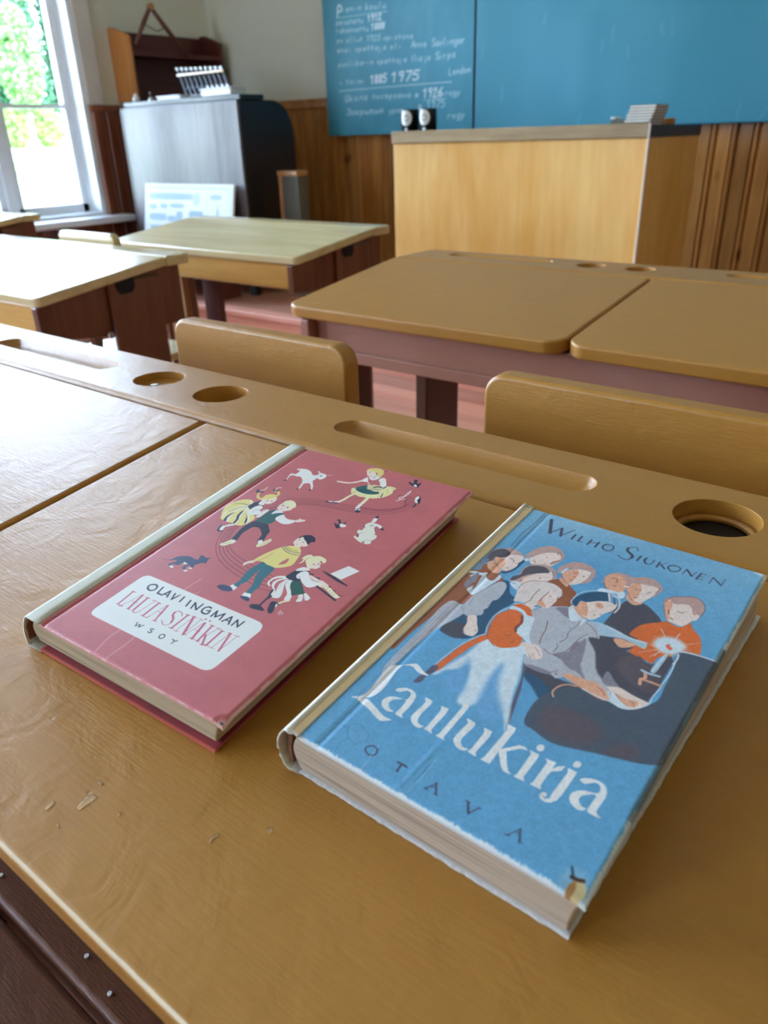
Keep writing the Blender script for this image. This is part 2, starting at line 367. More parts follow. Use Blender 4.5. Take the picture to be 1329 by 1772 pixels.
def double_desk(label, xl, xg, xr, yl, yf, lidlen, grooves, holes, gy, hy, wear_mat, group, bv):
    """xl..xr width, xg gap between the lids, yl lid line, yf far edge of the rail"""
    root = thing('double_school_desk', label, 'desk', ((xl+xr)/2, yl, 0), group); bpy.context.view_layer.update()
    # rail with pen grooves and inkwell holes
    rail = MB().prism(rounded(xl, xr, yl+.003, yf, .022, (0, 0, 1, 1)), 'Z', .75-.03, .75).build('rail', OCHRE, None)
    rail.modifiers.new('b', 'BEVEL').width = .006; rail.modifiers['b'].segments = 4; rail.modifiers['b'].limit_method = 'ANGLE'
    cs = [capsule_cutter(a, b, gy, .75+.0065, .0175) for a, b in grooves]
    for (hx, depth) in holes: cs.append(cyl_cutter(hx, hy, .75-depth, .77, .0265))
    cut(rail, cs)
    rail.data.transform(root.matrix_world.inverted()); rail.parent = root
    md = rail.modifiers.new('soft', 'BEVEL'); md.width = .0016; md.segments = 3; md.limit_method = 'ANGLE'; md.angle_limit = math.radians(40)
    for p in rail.data.polygons: p.use_smooth = True
    rail.modifiers.new('wn', 'WEIGHTED_NORMAL').keep_sharp = True
    for (hx, depth) in holes:
        if depth < .012:
            MB().cyl((hx-.004, hy-.004, .75-depth+.001), .004, .002, n=16).build('screw', STEEL, rail, .0005)
        elif depth > .03:
            b_ = MB(); n_ = 40; rr_ = []
            for r_, z_ in ((.0262, -.010), (.0225, -.0105), (.0220, -.014), (.0262, -.0145)): rr_.append([b_.b.verts.new((hx+r_*math.cos(6.28318*i/n_), hy+r_*math.sin(6.28318*i/n_), .75+z_)) for i in range(n_)])
            for A_, B_ in zip(rr_, rr_[1:]+rr_[:1]):
                for i in range(n_): b_.b.faces.new((A_[i], A_[(i+1) % n_], B_[(i+1) % n_], B_[i]))
            b_.build('inkwell_ledge', OCHRE, rail, smooth=True); MB().lathe([(.0258, -.0147), (.0235, -.0150), (.0215, -.0290), (.001, -.0295)], (hx, hy, .75), 40).build('hole_shade_cup', HOLESHADE, rail, smooth=True)  # dark cup under the ledge stands in for the shade down the hole
    # lids
    M = lid_matrix(yl)
    for (a, b) in ((xl, xg-.002), (xg+.002, xr)):
        lid = MB().prism(rounded(a, b, -lidlen, -.0025, .03, (1, 1, .004, .004)), 'Z', -.021, 0).build('lid', wear_mat, root, bv, 5, local=True)
        lid.matrix_parent_inverse = root.matrix_world.inverted(); lid.matrix_world = M
        lid.parent = root; lid.matrix_parent_inverse = Matrix(); lid.matrix_local = root.matrix_world.inverted() @ M
    # shallow box under the lids
    fr = yl-lidlen*math.cos(ANG); zf = .75-lidlen*math.sin(ANG)
    under = lambda y, d=.024: .75-(yl-y)*TAN-d
    ya = fr+.028; xa, xb = xl+.03, xr-.03
    MB().prism([(ya, .625), (ya, under(ya)), (ya+.018, under(ya+.018)), (ya+.018, .625)], 'X', xa+.02, xb-.02).box(xa+.02, xb-.02, ya-.006, ya+.018, .617, .637).build('front_apron', BROWN, root, .002)
    for x in (xa, xb-.02):
        MB().prism([(ya-.018, .60), (ya-.022, .615), (ya-.022, under(ya-.022)), (yl, under(yl)), (yl, .718), (yf-.012, .718), (yf-.012, .605), (ya-.008, .597)], 'X', x, x+.02).build('side_board', BROWN, root, .003)
    MB().box(xa+.021, xb-.021, ya+.019, yf-.034, .618, .630).build('bottom_board', DBROWN, root)
    MB().box(xa+.021, xb-.021, yf-.032, yf-.012, .6305, .718).build('back_board', BROWN, root)
    for s, x in ((1, xa), (-1, xb)):                                        # outer plank leg, inner plank leg, floor runner
        x0, x1 = sorted((x+s*.0005, x+s*.024)); MB().box(x0, x1, yl-.235, yl-.155, .03, .597).build('leg', DBROWN, root, .003)
        x0, x1 = sorted((x+s*.15, x+s*.175)); MB().box(x0, x1, yl-.18, yl-.07, .03, .616).build('leg', DBROWN, root, .003)
        x0, x1 = sorted((x-s*.005, x+s*.19)); MB().box(x0, x1, yl-.25, yl-.05, 0, .0295).build('foot', DBROWN, root, .004)
    MB().box(xa+.18, xb-.18, yl-.14, yl-.115, .12, .20).build('stretcher', DBROWN, root, .003)
    return root
desk1 = double_desk('near ochre double desk that the two songbooks lie on', -1.145, -.520, .085, .404, .515, .3345,
    [(-.985, -.745), (-.418, -.181)], [(-.665, .008), (-.569, .018), (-.101, .06)], .462, .462, OCHRE_LID, 'ochre double desks', .005)
desk2 = double_desk('ochre double desk in front of the near one, facing the teacher', -.985, -.450, .085, 1.292, 1.425, .329,
    [(-.905, -.671), (-.358, -.12)], [(-.591, .010), (-.499, .018), (-.04, .06)], 1.374, 1.366, OCHRE, 'ochre double desks', .0085)
# chipped paint on the near desk's right lid
lidR = [c for c in desk1.children if c.name.startswith('lid')][1]
CHIPRIM = plain('dark_chip_rim', '7A5426', .6, .2, 80)
CHIP = plain('bare_chipped_wood', 'B48A52', .6, .3, 120, bmp=.8, bscale=300)
CHIPS = [[(-0.25749, -0.30454), (-0.25839, -0.30162), (-0.25884, -0.29837), (-0.25712, -0.29653), (-0.25424, -0.29609), (-0.2539, -0.2987), (-0.25454, -0.30122), (-0.25483, -0.30453)], [(-0.26949, -0.31307), (-0.26981, -0.31118), (-0.2695, -0.30851), (-0.26803, -0.30826), (-0.26745, -0.31034), (-0.26759, -0.31253)], [(-0.2619, -0.29088), (-0.26153, -0.2899), (-0.25848, -0.29015), (-0.25784, -0.2912)], [(-0.19518, -0.28242), (-0.19559, -0.2808), (-0.19416, -0.27827), (-0.19334, -0.27837), (-0.19436, -0.28125), (-0.19375, -0.28304)], [(-0.17865, -0.26582), (-0.1786, -0.26418), (-0.17699, -0.26377), (-0.17565, -0.26479), (-0.17629, -0.26616)], [(-0.23904, -0.29592), (-0.2382, -0.29503), (-0.23721, -0.29574), (-0.23783, -0.29648)], [(-0.25807, -0.31414), (-0.25768, -0.31355), (-0.25472, -0.31427), (-0.25512, -0.31487)]]
for ch in CHIPS:
    cx_, cy_ = sum(p for p, q in ch)/len(ch), sum(q for p, q in ch)/len(ch)
    c = MB().prism([(cx_+(p-cx_)*1.08-.0002, cy_+(q-cy_)*1.08+.0002) for p, q in ch], 'Z', -.0004, .00008).build('paint_chip', CHIPRIM, lidR, local=True)
    MB().prism(ch, 'Z', -.0004, .0002).build('bare_wood', CHIP, c, .0001, local=True)


# ------------------------------------------------------------------ chairs and bench by the ochre desks
def chair(label, xc):
    root = thing('school_chair', label, 'chair', (xc, .78, 0), 'ochre-backed school chairs'); bpy.context.view_layer.update()
    MB().prism(rounded(xc-.15, xc+.15, .585, .764, .022, (1, 1, 1, 1), 8), 'Y', .621, .645).build('backrest', OCHRE, root, .0045, 4)
    MB().prism(rounded(xc-.16, xc+.16, .66, .94, .03, (1, 1, 1, 1), 6), 'Z', .425, .45).build('seat', OCHRE, root, .006, 3)
    for s in (-1, 1):
        MB().prism([(.646, .36), (.70, .36), (.672, .72), (.646, .74)], 'X', xc+s*.09-.013, xc+s*.09+.013).build('back_post', DBROWN, root, .003)
        for y in (.69, .90): MB().box(xc+s*.13-.015, xc+s*.13+.015, y-.015, y+.015, 0, .4245).build('leg', DBROWN, root, .003)
    MB().box(xc-.117, xc+.117, .898, .91, .16, .20).build('stretcher', DBROWN, root, .002)
    return root
chair('ochre chair backrest behind the far rail, seen left of the desk gap', -.695)
chair('ochre chair backrest at the right edge, behind the blue book\'s desk', -.218)
root = thing('school_bench', 'brown painted bench below the front edge of the near desk', 'bench', (-.5, .12, 0)); bpy.context.view_layer.update()
MB().box(-.925, -.145, -.17, .1125, .428, .45).build('seat_board', BENCHM, root, .006, 3)
MB().box(-.925, -.145, .1165, .25, .426, .4495).build('seat_board', BENCHM, root, .006, 3)
for x in (-.88, -.19): MB().box(x-.02, x+.02, -.14, .23, 0, .4255).build('leg', DBROWN, root, .004)
MB().box(-.859, -.211, .1, .13, .2, .28).build('stretcher', DBROWN, root, .003)
for x, y in [(-0.5064, 0.1304), (-0.3546, 0.1278), (-0.3912, 0.1335)]: MB().cyl((x, y, .4505), .0017, .0010, n=14).build("glint_nail", PALE, root)  # nail heads in white, their glints put into the colour

# ------------------------------------------------------------------ older wooden desks by the window
def old_desk(label, x0, x1, yl, ye, lidlen=.342):
    root = thing('wooden_school_desk', label, 'desk', ((x0+x1)/2, yl, 0), 'old wooden desks by the window'); bpy.context.view_layer.update()
    M = lid_matrix(yl)
    lid = MB().prism(rounded(x0, x1, -lidlen, -.003, .014, (1, 1, 0, 0)), 'Z', -.02, 0).build('lid', PALEWOOD, root, .004, 3, local=True)
    lid.matrix_local = root.matrix_world.inverted() @ M
    MB().prism(rounded(x0, x1, yl, ye, .012, (0, 0, 1, 1)), 'Z', .728, .75).build('rail', PALEWOOD, root, .004, 3)
    fr = yl-lidlen*math.cos(ANG); ya = fr+.012; und = lambda y: .75-(yl-y)*TAN-.0225
    MB().prism([(ya, .628), (ya, und(ya)), (ya+.018, und(ya+.018)), (ya+.018, .628)], 'X', x0+.042, x1-.042).build('front_apron', YELLOWWOOD, root, .002)
    for s, x in ((1, x0+.02), (-1, x1-.02)):
        a, b = sorted((x, x+s*.02))
        MB().prism([(ya-.004, .622), (ya-.004, und(ya-.004)), (yl, und(yl)), (ye-.02, .727), (ye-.02, .60), (yl-.14, .60)], 'X', a, b).build('side_board', SIDEWOOD, root, .003)
        a, b = sorted((x-s*.002, x-s*.014))
        MB().box(a, b, yl-.15, yl-.02, .02, .715).build('leg', SIDEWOOD, root, .004)
        a, b = sorted((x-s*.0145, x-s*.018))
        MB().prism([(yl-.135, .722), (yl-.09, .728), (yl-.088, .70), (yl-.096, .688), (yl-.125, .688), (yl-.133, .70)], 'X', a, b).build('hinge_plate', IRON, root, .001)
        a, b = sorted((x-s*.014, x+s*.05)); MB().box(a, b, yl-.32, ye, 0, .0195).build('foot', SIDEWOOD, root, .004)
        a, b = sorted((x-s*.0145, x-s*.018)); MB().cyl(((a+b)/2, yl-.165, .61), .007, .006, 'X', 16).build('bolt', STEEL, root, .001)
    MB().box(x0+.041, x1-.041, ya+.019, ye-.04, .622, .632).build('bottom_board', SIDEWOOD, root)
    MB().box(x0+.041, x1-.041, ye-.039, ye-.02, .633, .727).build('back_board', YELLOWWOOD, root)
    MB().box(x0+.09, x0+.17, yl-.19, yl-.165, .02, .6215).build('brace', TANWOOD, root, .003)
    MB().box(x0+.165, x0+.235, yl-.11, yl-.085, .02, .6215).build('brace', MAHOG, root, .003)
    MB().box(x0+.10, x1-.10, yl-.162, yl-.14, .02, .06).build('stretcher', TANWOOD, root, .003)
    return root
old_desk('old pale-topped wooden desk with a yellow apron, before the organ', -2.16, -1.372, 1.712, 1.785, .318)
old_desk('old wooden desk with a top bleached white by window glare, left of the ochre chair', -2.34, -1.443, 1.070, 1.135, .318)
old_desk('old wooden desk at the far left, under the window sill', -3.64, -2.85, 1.515, 1.585, .33)
root = thing('school_chair', 'old chair with a pale backrest between the old desks, by the window', 'chair', (-1.90, 1.17, 0)); bpy.context.view_layer.update()
MB().prism(rounded(-2.03, -1.775, .585, .769, .02, (1, 1, 1, 1)), 'Y', 1.165, 1.187).build('backrest', PALEWOOD, root, .005, 3)
MB().box(-2.06, -1.74, 1.195, 1.375, .43, .45).build('seat', PALEWOOD, root, .005, 3)
for x in (-2.0, -1.80):
    MB().box(x-.014, x+.014, 1.188, 1.2145, .45, .70).build('back_post', SIDEWOOD, root, .003)
    for y in (1.21, 1.35): MB().box(x-.014, x+.014, y-.014, y+.014, 0, .4295).build('leg', SIDEWOOD, root, .003)

# ------------------------------------------------------------------ teacher's desk on the platform
TX0, TX1, TY0, TY1 = -2.135, -1.046, 2.80, 3.345
root = thing('teacher_desk', 'tall yellow birch teacher\'s desk with a dark edged top, below the blackboard', 'desk', ((TX0+TX1)/2, TY0, DZ)); bpy.context.view_layer.update()
MB().box(TX0+.003, TX1-.004, TY0+.004, TY0+.024, DZ, .944).build('front_panel', BIRCH, root, .002)
for x in (TX0+.003, TX1-.024): MB().box(x, x+.02, TY0+.0245, TY1-.004, DZ, .944).build('side_panel', BIRCH, root, .002)
MB().box(TX0, TX1-.001, TY0-.001, TY1, .9445, .983).build('top', DARKEDGE, root, .003)
MB().box(TX0, TX1-.004, TY0-.006, TY0-.0015, .946, .990).build('edge_strip', TOPEDGE, root, .0015)
MB().box(TX1-.0035, TX1+.002, TY0-.006, TY0+.004, DZ+.01, .990).build('corner_bead', CREAMTRIM, root, .001)
for i in range(2):
    dr = MB().box(TX0+.04+i*.78, TX0+.30+i*.78, TY1-.03, TY1-.008, .74, .92).build('drawer', BIRCH, root, .003)
    MB().cyl((TX0+.17+i*.78, TY1+.002, .83), .012, .02, 'Y', 20).build('knob', DARKEDGE, dr, .003)
# two black mugs with a round white emblem
def mug(label, x, y, z):
    root = thing('mug', label, 'mug', (x, y, z), 'black mugs on the teacher\'s desk'); bpy.context.view_layer.update()
    R, H = .036, .086
    MB().lathe([(.03, 0), (R, .003), (R, H-.002), (R-.001, H), (R-.003, H-.001), (R-.004, .006), (.001, .005)], (x, y, z), 40).build('body', BLACK, root, smooth=True)
    hx = [(x+math.cos(t)*.0, y, z) for t in (0,)]
    MB().tube([(x, y+R-.003, z+.062), (x, y+R+.016, z+.064), (x, y+R+.024, z+.045), (x, y+R+.016, z+.022), (x, y+R-.003, z+.02)], .005).build('handle', BLACK, root, smooth=True)
    a0 = math.radians(-82)
    def patch(rx, rz, zc, off, mat, nm, rin=0):
        b = MB(); n = 28; rings = []
        for k, f in enumerate((1, .66, .33)):
            f = rin+(1-rin)*f
            rings.append([b.b.verts.new((x+(R+off)*math.cos(a0+rx*f*math.cos(2*math.pi*i/n)/R), y+(R+off)*math.sin(a0+rx*f*math.cos(2*math.pi*i/n)/R), z+zc+rz*f*math.sin(2*math.pi*i/n))) for i in range(n)])
        for p, q in zip(rings, rings[1:]):
            for i in range(n): b.b.faces.new((p[i], p[(i+1) % n], q[(i+1) % n], q[i]))
        if not rin: b.b.faces.new(rings[-1])
        b.build(nm, mat, root)
    patch(.025, .029, .054, .0006, PALE, 'emblem'); patch(.011, .012, .054, .0009, GREYP, 'emblem_ring', .6); patch(.007, .007, .012, .0006, PALE, 'mark')
mug('left one of the two black mugs with a white roundel', -2.090, 2.865, .9835)
mug('right one of the two black mugs with a white roundel', -2.000, 2.865, .9835)
# stack of thin booklets, a grey box, a sponge
bx, by = -1.104, 2.90
for k in range(7):
    r = thing('booklet', ['lowest', 'second lowest', 'third from the bottom', 'middle', 'third from the top', 'second from the top', 'topmost'][k]+' pale booklet of the stack on the teacher\'s desk', 'book', (bx+.0015*k, by, .9835+k*.0088), 'stacked pale booklets')
    bpy.context.view_layer.update(); z = .9835+k*.0088; dx = random.uniform(-.002, .002)+.0032*k-.006
    MB().box(bx-.043+dx, bx+.043+dx, by-.062, by+.062, z+.0012, z+.0072).build('pages', PAPER, r)
    MB().box(bx-.043+dx, bx+.046+dx, by-.0655, by+.064, z, z+.0011).box(bx-.043+dx, bx+.046+dx, by-.0655, by+.064, z+.0073, z+.0084).build('cover', BOARDCARD, r)  # brown covers, made darker to stand for shade between the booklets
    MB().box(bx-.043+dx, bx+.046+dx, by-.068, by-.0657, z+.0012, z+.0068).build('spine', PAPER, r, .0006)
tag(MB().box(-1.048, -1.040, 2.86, 2.98, .9835, 1.045, Matrix.Translation((-.052, 0, 0)) @ Matrix.Translation((0, 0, 0))).build('cardboard_sheet', PAPER, None, .001), 'upright white card leaning at the right of the booklet stack', 'card')
r = thing('chalk_box', 'small grey box left of the booklet stack on the teacher\'s desk', 'box', (-1.185, 2.90, .9835)); bpy.context.view_layer.update()
MB().box(-1.218, -1.155, 2.87, 2.93, .9835, 1.004).build('box_bottom', GREYP, r, .002); MB().box(-1.2185, -1.204, 2.869, 2.931, 1.0045, 1.012).build('box_lid', PALE, r, .002)
tag(MB().prism(rounded(-1.085, -1.052, 2.99, 3.06, .008), 'Z', .9835, 1.004).build('sponge', SPONGE, None, .004, 3), 'orange sponge behind the booklets on the teacher\'s desk', 'sponge')

# ------------------------------------------------------------------ blackboard in two leaves
def grid_print(name, c, mat, M, thick=0, zmap=None, parent=None, skirt=None):
    """mesh with one vertex per painted point; canvas axes -> local x,y; thickness below"""
    ny, nx = c.ny, c.nx; X, Y = np.meshgrid(c.x*1e-4, c.y*1e-4); Z = np.zeros_like(X) if zmap is None else zmap(X, Y)
    co = np.stack([X, Y, Z], -1).reshape(-1, 3); N = ny*nx
    i = np.arange(N).reshape(ny, nx); q = np.stack([i[:-1, :-1], i[:-1, 1:], i[1:, 1:], i[1:, :-1]], -1).reshape(-1, 4)
    bor = np.concatenate([i[0, :], i[1:, -1], i[-1, -2::-1], i[-2:0:-1, 0]]); nb = len(bor)
    low = co[bor].copy(); low[:, 2] = (co[bor][:, 2]-thick)
    co = np.vstack([co, low]); j = N+np.arange(nb)
    side = np.stack([bor, j, np.roll(j, -1), np.roll(bor, -1)], -1)
    me = bpy.data.meshes.new(name); nq = len(q)+nb
    me.vertices.add(len(co)); me.vertices.foreach_set('co', co.astype('f').ravel())
    loops = np.concatenate([q.ravel(), side.ravel(), j[::-1]]).astype('i')
    me.loops.add(len(loops)); me.loops.foreach_set('vertex_index', loops)
    me.polygons.add(nq+1); me.polygons.foreach_set('loop_start', np.r_[np.arange(nq)*4, nq*4].astype('i'))
    me.update(calc_edges=True); me.validate()
    col = np.ones((len(co), 4), 'f'); col[:N, :3] = lin(c.c.reshape(-1, 3)); col[N:, :3] = lin(c.c.reshape(-1, 3)[bor]) if skirt is None else lin(hexc(skirt))
    at = me.color_attributes.new('print', 'FLOAT_COLOR', 'POINT'); at.data.foreach_set('color', col.ravel())
    sm = np.ones(nq+1, bool); sm[len(q):] = False; me.polygons.foreach_set('use_smooth', sm)
    me.materials.append(mat); o = bpy.data.objects.new(name, me); COL.objects.link(o)
    if parent is not None: o.parent = parent
    o.matrix_local = M
    return o
# ---- painting of printed artwork on a fine grid of points (used for covers, chart, chalk) ----
def hexc(s): return np.array([int(s[i:i+2],16) for i in (0,2,4)])/255.0
def lin(c):
    c=np.clip(c,0,1); return np.where(c<=.04045,c/12.92,((c+.055)/1.055)**2.4)
def crom(P,closed,n=4):
    P=np.array(P,float); N=len(P)
    if N<3: return P
    out=[]
    for i in range(N if closed else N-1):
        if closed: a,b,c,d=P[i-1],P[i],P[(i+1)%N],P[(i+2)%N]
        else: a,b,c,d=P[max(i-1,0)],P[i],P[i+1],P[min(i+2,N-1)]
        for k in range(n):
            t=k/n; out.append(.5*((2*b)+(c-a)*t+(2*a-5*b+4*c-d)*t*t+(3*b-a-3*c+d)*t**3))
    if not closed: out.append(P[-1])
    return np.array(out)
def vnoise(ny,nx,fy,fx,seed):
    r=np.random.RandomState(seed); g=r.rand(fy+2,fx+2)
    y=np.linspace(0,fy,ny); x=np.linspace(0,fx,nx)
    iy=np.minimum(y.astype(int),fy); ix=np.minimum(x.astype(int),fx)
    ty=y-iy; tx=x-ix; ty=ty*ty*(3-2*ty); tx=tx*tx*(3-2*tx)
    a=g[iy][:,ix];b=g[iy][:,ix+1];c=g[iy+1][:,ix];d=g[iy+1][:,ix+1]
    return (a*(1-tx)+b*tx)*(1-ty)[:,None]+(c*(1-tx)+d*tx)*ty[:,None]
class Canvas:
    def __init__(s,W,H,res,base):      # sizes in tenths of a millimetre, row 0 at v=0
        s.W,s.H=W,H; s.nx=int(round(W/res))+1; s.ny=int(round(H/res))+1
        s.x=np.linspace(0,W,s.nx); s.y=np.linspace(0,H,s.ny); s.res=W/(s.nx-1)
        s.c=np.empty((s.ny,s.nx,3)); s.c[:]=base
    def box(s,P,m):
        x0=np.searchsorted(s.x,P[:,0].min()-m); x1=np.searchsorted(s.x,P[:,0].max()+m)
        y0=np.searchsorted(s.y,P[:,1].min()-m); y1=np.searchsorted(s.y,P[:,1].max()+m)
        return slice(y0,y1),slice(x0,x1)
    def put(s,sl,a,col):
        s.c[sl]=s.c[sl]*(1-a[...,None])+col*a[...,None]
    def segd(s,P,m,closed):
        sl=s.box(P,m); X,Y=np.meshgrid(s.x[sl[1]],s.y[sl[0]]); d2=np.full(X.shape,1e18)
        ins=np.zeros(X.shape,bool); N=len(P)
        for i in range(N if closed else N-1):
            a=P[i]; b=P[(i+1)%N]; e=b-a; L=e@e
            px=X-a[0]; py=Y-a[1]
            t=np.clip((px*e[0]+py*e[1])/L,0,1) if L>0 else 0
            d2=np.minimum(d2,(px-t*e[0])**2+(py-t*e[1])**2)
            if closed and a[1]!=b[1]:
                k=((a[1]>Y)!=(b[1]>Y))&(X<(b[0]-a[0])*(Y-a[1])/(b[1]-a[1])+a[0]); ins^=k
        return sl,np.sqrt(d2),ins
    def poly(s,P,col,soft=0):
        sl,d,ins=s.segd(P,soft+s.res*2,True); sd=np.where(ins,-d,d); w=max(soft,s.res*1.1)
        a=np.clip(.5-sd/w/1.0,0,1)
        if soft>s.res*2: a=a*a*(3-2*a)
        s.put(sl,a,col)
    def line(s,P,col,w,closed=False,al=1):
        sl,d,_=s.segd(P,w+s.res*2,closed) if not closed else s.segd(np.vstack([P,P[:1]]),w+s.res*2,False)
        s.put(sl,al*np.clip(.5-(d-w/2)/(s.res*1.1),0,1)*min(1,w/s.res),col)
    def ops(s,text,pal):
        for l in text.strip().split('\n'):
            k,cn,w,pts=l.split(' ',3); w=float(w); al=pal[cn][1] if isinstance(pal[cn],tuple) else 1
            col=hexc(pal[cn][0] if isinstance(pal[cn],tuple) else pal[cn])
            G=[np.array([[float(v) for v in q.split(',')] for q in g.split()]) for g in pts.split(';')]
            P=G[0]
            if k=='P': s.poly(crom(P,True),col,w)
            elif k=='Q': s.poly(P,col,w)
            elif k=='L': s.line(crom(P,False),col,w,al=al)
            elif k=='Z': s.line(P,col,w,al=al)
            elif k=='C': s.line(crom(P,True),col,w,True,al)
            elif k=='D':
                for q in P: s.line(np.array([q,q+.1]),col,2*w)
            elif k=='V':
                A,B=crom(G[0],False,8),crom(G[1],False,8); n=160
                f=lambda A:np.array([np.interp(np.linspace(0,1,n),np.r_[0,np.cumsum(np.hypot(*np.diff(A,axis=0).T))]/np.hypot(*np.diff(A,axis=0).T).sum(),A[:,j]) for j in (0,1)]).T
                A,B=f(A),f(B)
                for t in (0,.25,.5,.75,1): s.line(A*(1-t)+B*t,col,4.2,al=.85)
def red_cover(W,H,text,res=2.2):
    c=Canvas(W,H,res,hexc('C0646A')); ny,nx=c.ny,c.nx
    n=vnoise(ny,nx,26,9,1)*.5+vnoise(ny,nx,90,40,2)*.3+vnoise(ny,nx,300,150,3)*.2
    c.c*=(1+.10*(n-.5))[...,None]
    pal=dict(W='E9E7E4',N='232A45',V='2E3C63',T='1F5A60',X='1C5550',U='24687A',Y='E6D684',S='EED9CC',B='E4D07C',C='E9E2B6',M='6A2A40',R='C25A72',K='C0646A',A='9A93A6',G='6E7A5A',F='C24B52',J='584A42',O='D3C79C',E='E6E2D4',Z='EFE6C4',H='E8E7E5',F5=('F3DCE0',.8),F4=('D9A0B0',.8))
    c.ops(text,pal)
    X,Y=np.meshgrid(c.x,c.y); d=np.minimum(np.minimum(W-X,Y),H-Y)
    n1=vnoise(ny,nx,400,300,7); n2=vnoise(ny,nx,60,46,8)
    wear=np.clip((n1*.6+n2*.9-.62)*4,0,1)*np.clip(1-d/7.0,0,1)+np.clip(1-d/3.0,0,1)*.55
    k=np.maximum(np.hypot(X-W,Y)/40,0)+ .35*(n1-.5); wear=np.maximum(wear,np.clip((1-k)*3,0,1))
    k=np.hypot(X-W,Y-H)/34+.5*(n2-.5); wear=np.maximum(wear,np.clip((1-k)*3,0,1)*n1*1.4)
    c.put((slice(None),slice(None)),np.clip(wear,0,1)*.65,hexc('E8D6CC'))
    k=np.hypot((X-(W-14))/13,(Y-12)/6)+.5*(n1-.5); c.put((slice(None),slice(None)),np.clip((1-k)*3,0,1),hexc('6A5648'))
    sp=(vnoise(ny,nx,ny//4,nx//4,11)>.965)&(n2>.5); c.put((slice(None),slice(None)),sp*.35,hexc('E8C8C8'))
    return c
def blue_cover(W,H,text,res=2.0):
    c=Canvas(W,H,res,hexc('5E9EC8')); ny,nx=c.ny,c.nx
    X,Y=np.meshgrid(c.x/W,c.y/H)
    full=(slice(None),slice(None))
    n=vnoise(ny,nx,10,8,1)
    c.put(full,np.clip((Y-.66)*2.2+.3*(n-.5),0,1)*.75,hexc('8DB4CC'))       # paler towards the head of the sheet
    c.put(full,np.clip((Y-.86)*4-np.abs(X-.3)*2+.4*(n-.5),0,1)*.75,hexc('A9C4D4'))
    c.put(full,np.clip(1-np.hypot((X-.45)/.5,(Y-.80)/.12),0,1)*.55,hexc('4E8FBE'))
    pal=dict(q='2C5474',g='4C4A58',n='96583F',a='B4B4BE',v='87808E',h='CFDAE4',s='E6D0C8',d='7A4A44',i='DDA286',t='BC9690',w='544E5A',o='DB6B36',O='8A4638',b='6AA2D0',z='5A5870',p='DCCCC8',H='A9BFD0',y='4A5565',u='5C525C',S='D09A80',f='E0654A',l='E4E2E2',m='45455E',j='3C7088',k=('2A6688',.75),e=('A8D0E6',.8),e2='9FBCCB')
    lines=[l for l in text.strip().split('\n')]
    base=[l for l in lines if l.split(' ',2)[1] not in ('e2','j') and not (l[0]=='P' and l.split(' ',2)[1]=='k')]
    c.ops('\n'.join(base),pal)
    c.c*=(1+.10*(vnoise(ny,nx,ny//3,nx//3,5)-.5)+.05*(vnoise(ny,nx,90,60,6)-.5))[...,None]
    X,Y=np.meshgrid(c.x,c.y); d=np.minimum(np.minimum(W-X,Y),H-Y)
    n1=vnoise(ny,nx,420,300,7); n2=vnoise(ny,nx,60,46,8); n3=vnoise(ny,nx,40,260,9)
    dd=np.minimum(Y,(H-Y)*1.3)
    wear=np.clip(1-(dd-14*n3*n2-6*n1)/7.0,0,1)*.9
    wear=np.maximum(wear,np.clip(1-((W-X)-16*n2*n1-2)/6.0,0,1)*np.where((Y<1380)&(Y>420),.25,.9))
    c.put(full,np.clip(wear,0,1),hexc('DDDCDA'))
    k=np.hypot(X-W,Y-H)/60+.6*(n2-.5); c.put(full,np.clip((1-k)*4,0,1)*.9,hexc('E2E0DC'))
    # bumped corner: torn paper, bare straw board, split
    k=np.hypot((X-(W-62))/52,(Y-42)/58)+.5*(n1-.5); c.put(full,np.clip((1.15-k)*3,0,1)*.35,hexc('B4D2E4'))
    k=np.hypot((X-(W-44))/34,(Y-26)/40)+.25*(n2-.5); c.put(full,np.clip((1-k)*6,0,1),hexc('CDB98C'))
    k=np.hypot((X-(W-62))/14,(Y-22)/34)+.25*(n2-.5); c.put(full,np.clip((1-k)*6,0,1),hexc('A87A48'))
    c.line(np.array([[W-92,92],[W-78,70],[W-70,58.]]),hexc('2A4660'),9)
    c.line(np.array([[W-78,60],[W-58,62],[W-40,70.]]),hexc('4A3020'),14)
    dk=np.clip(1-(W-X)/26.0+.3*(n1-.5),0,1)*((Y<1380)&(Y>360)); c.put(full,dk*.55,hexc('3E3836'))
    return c

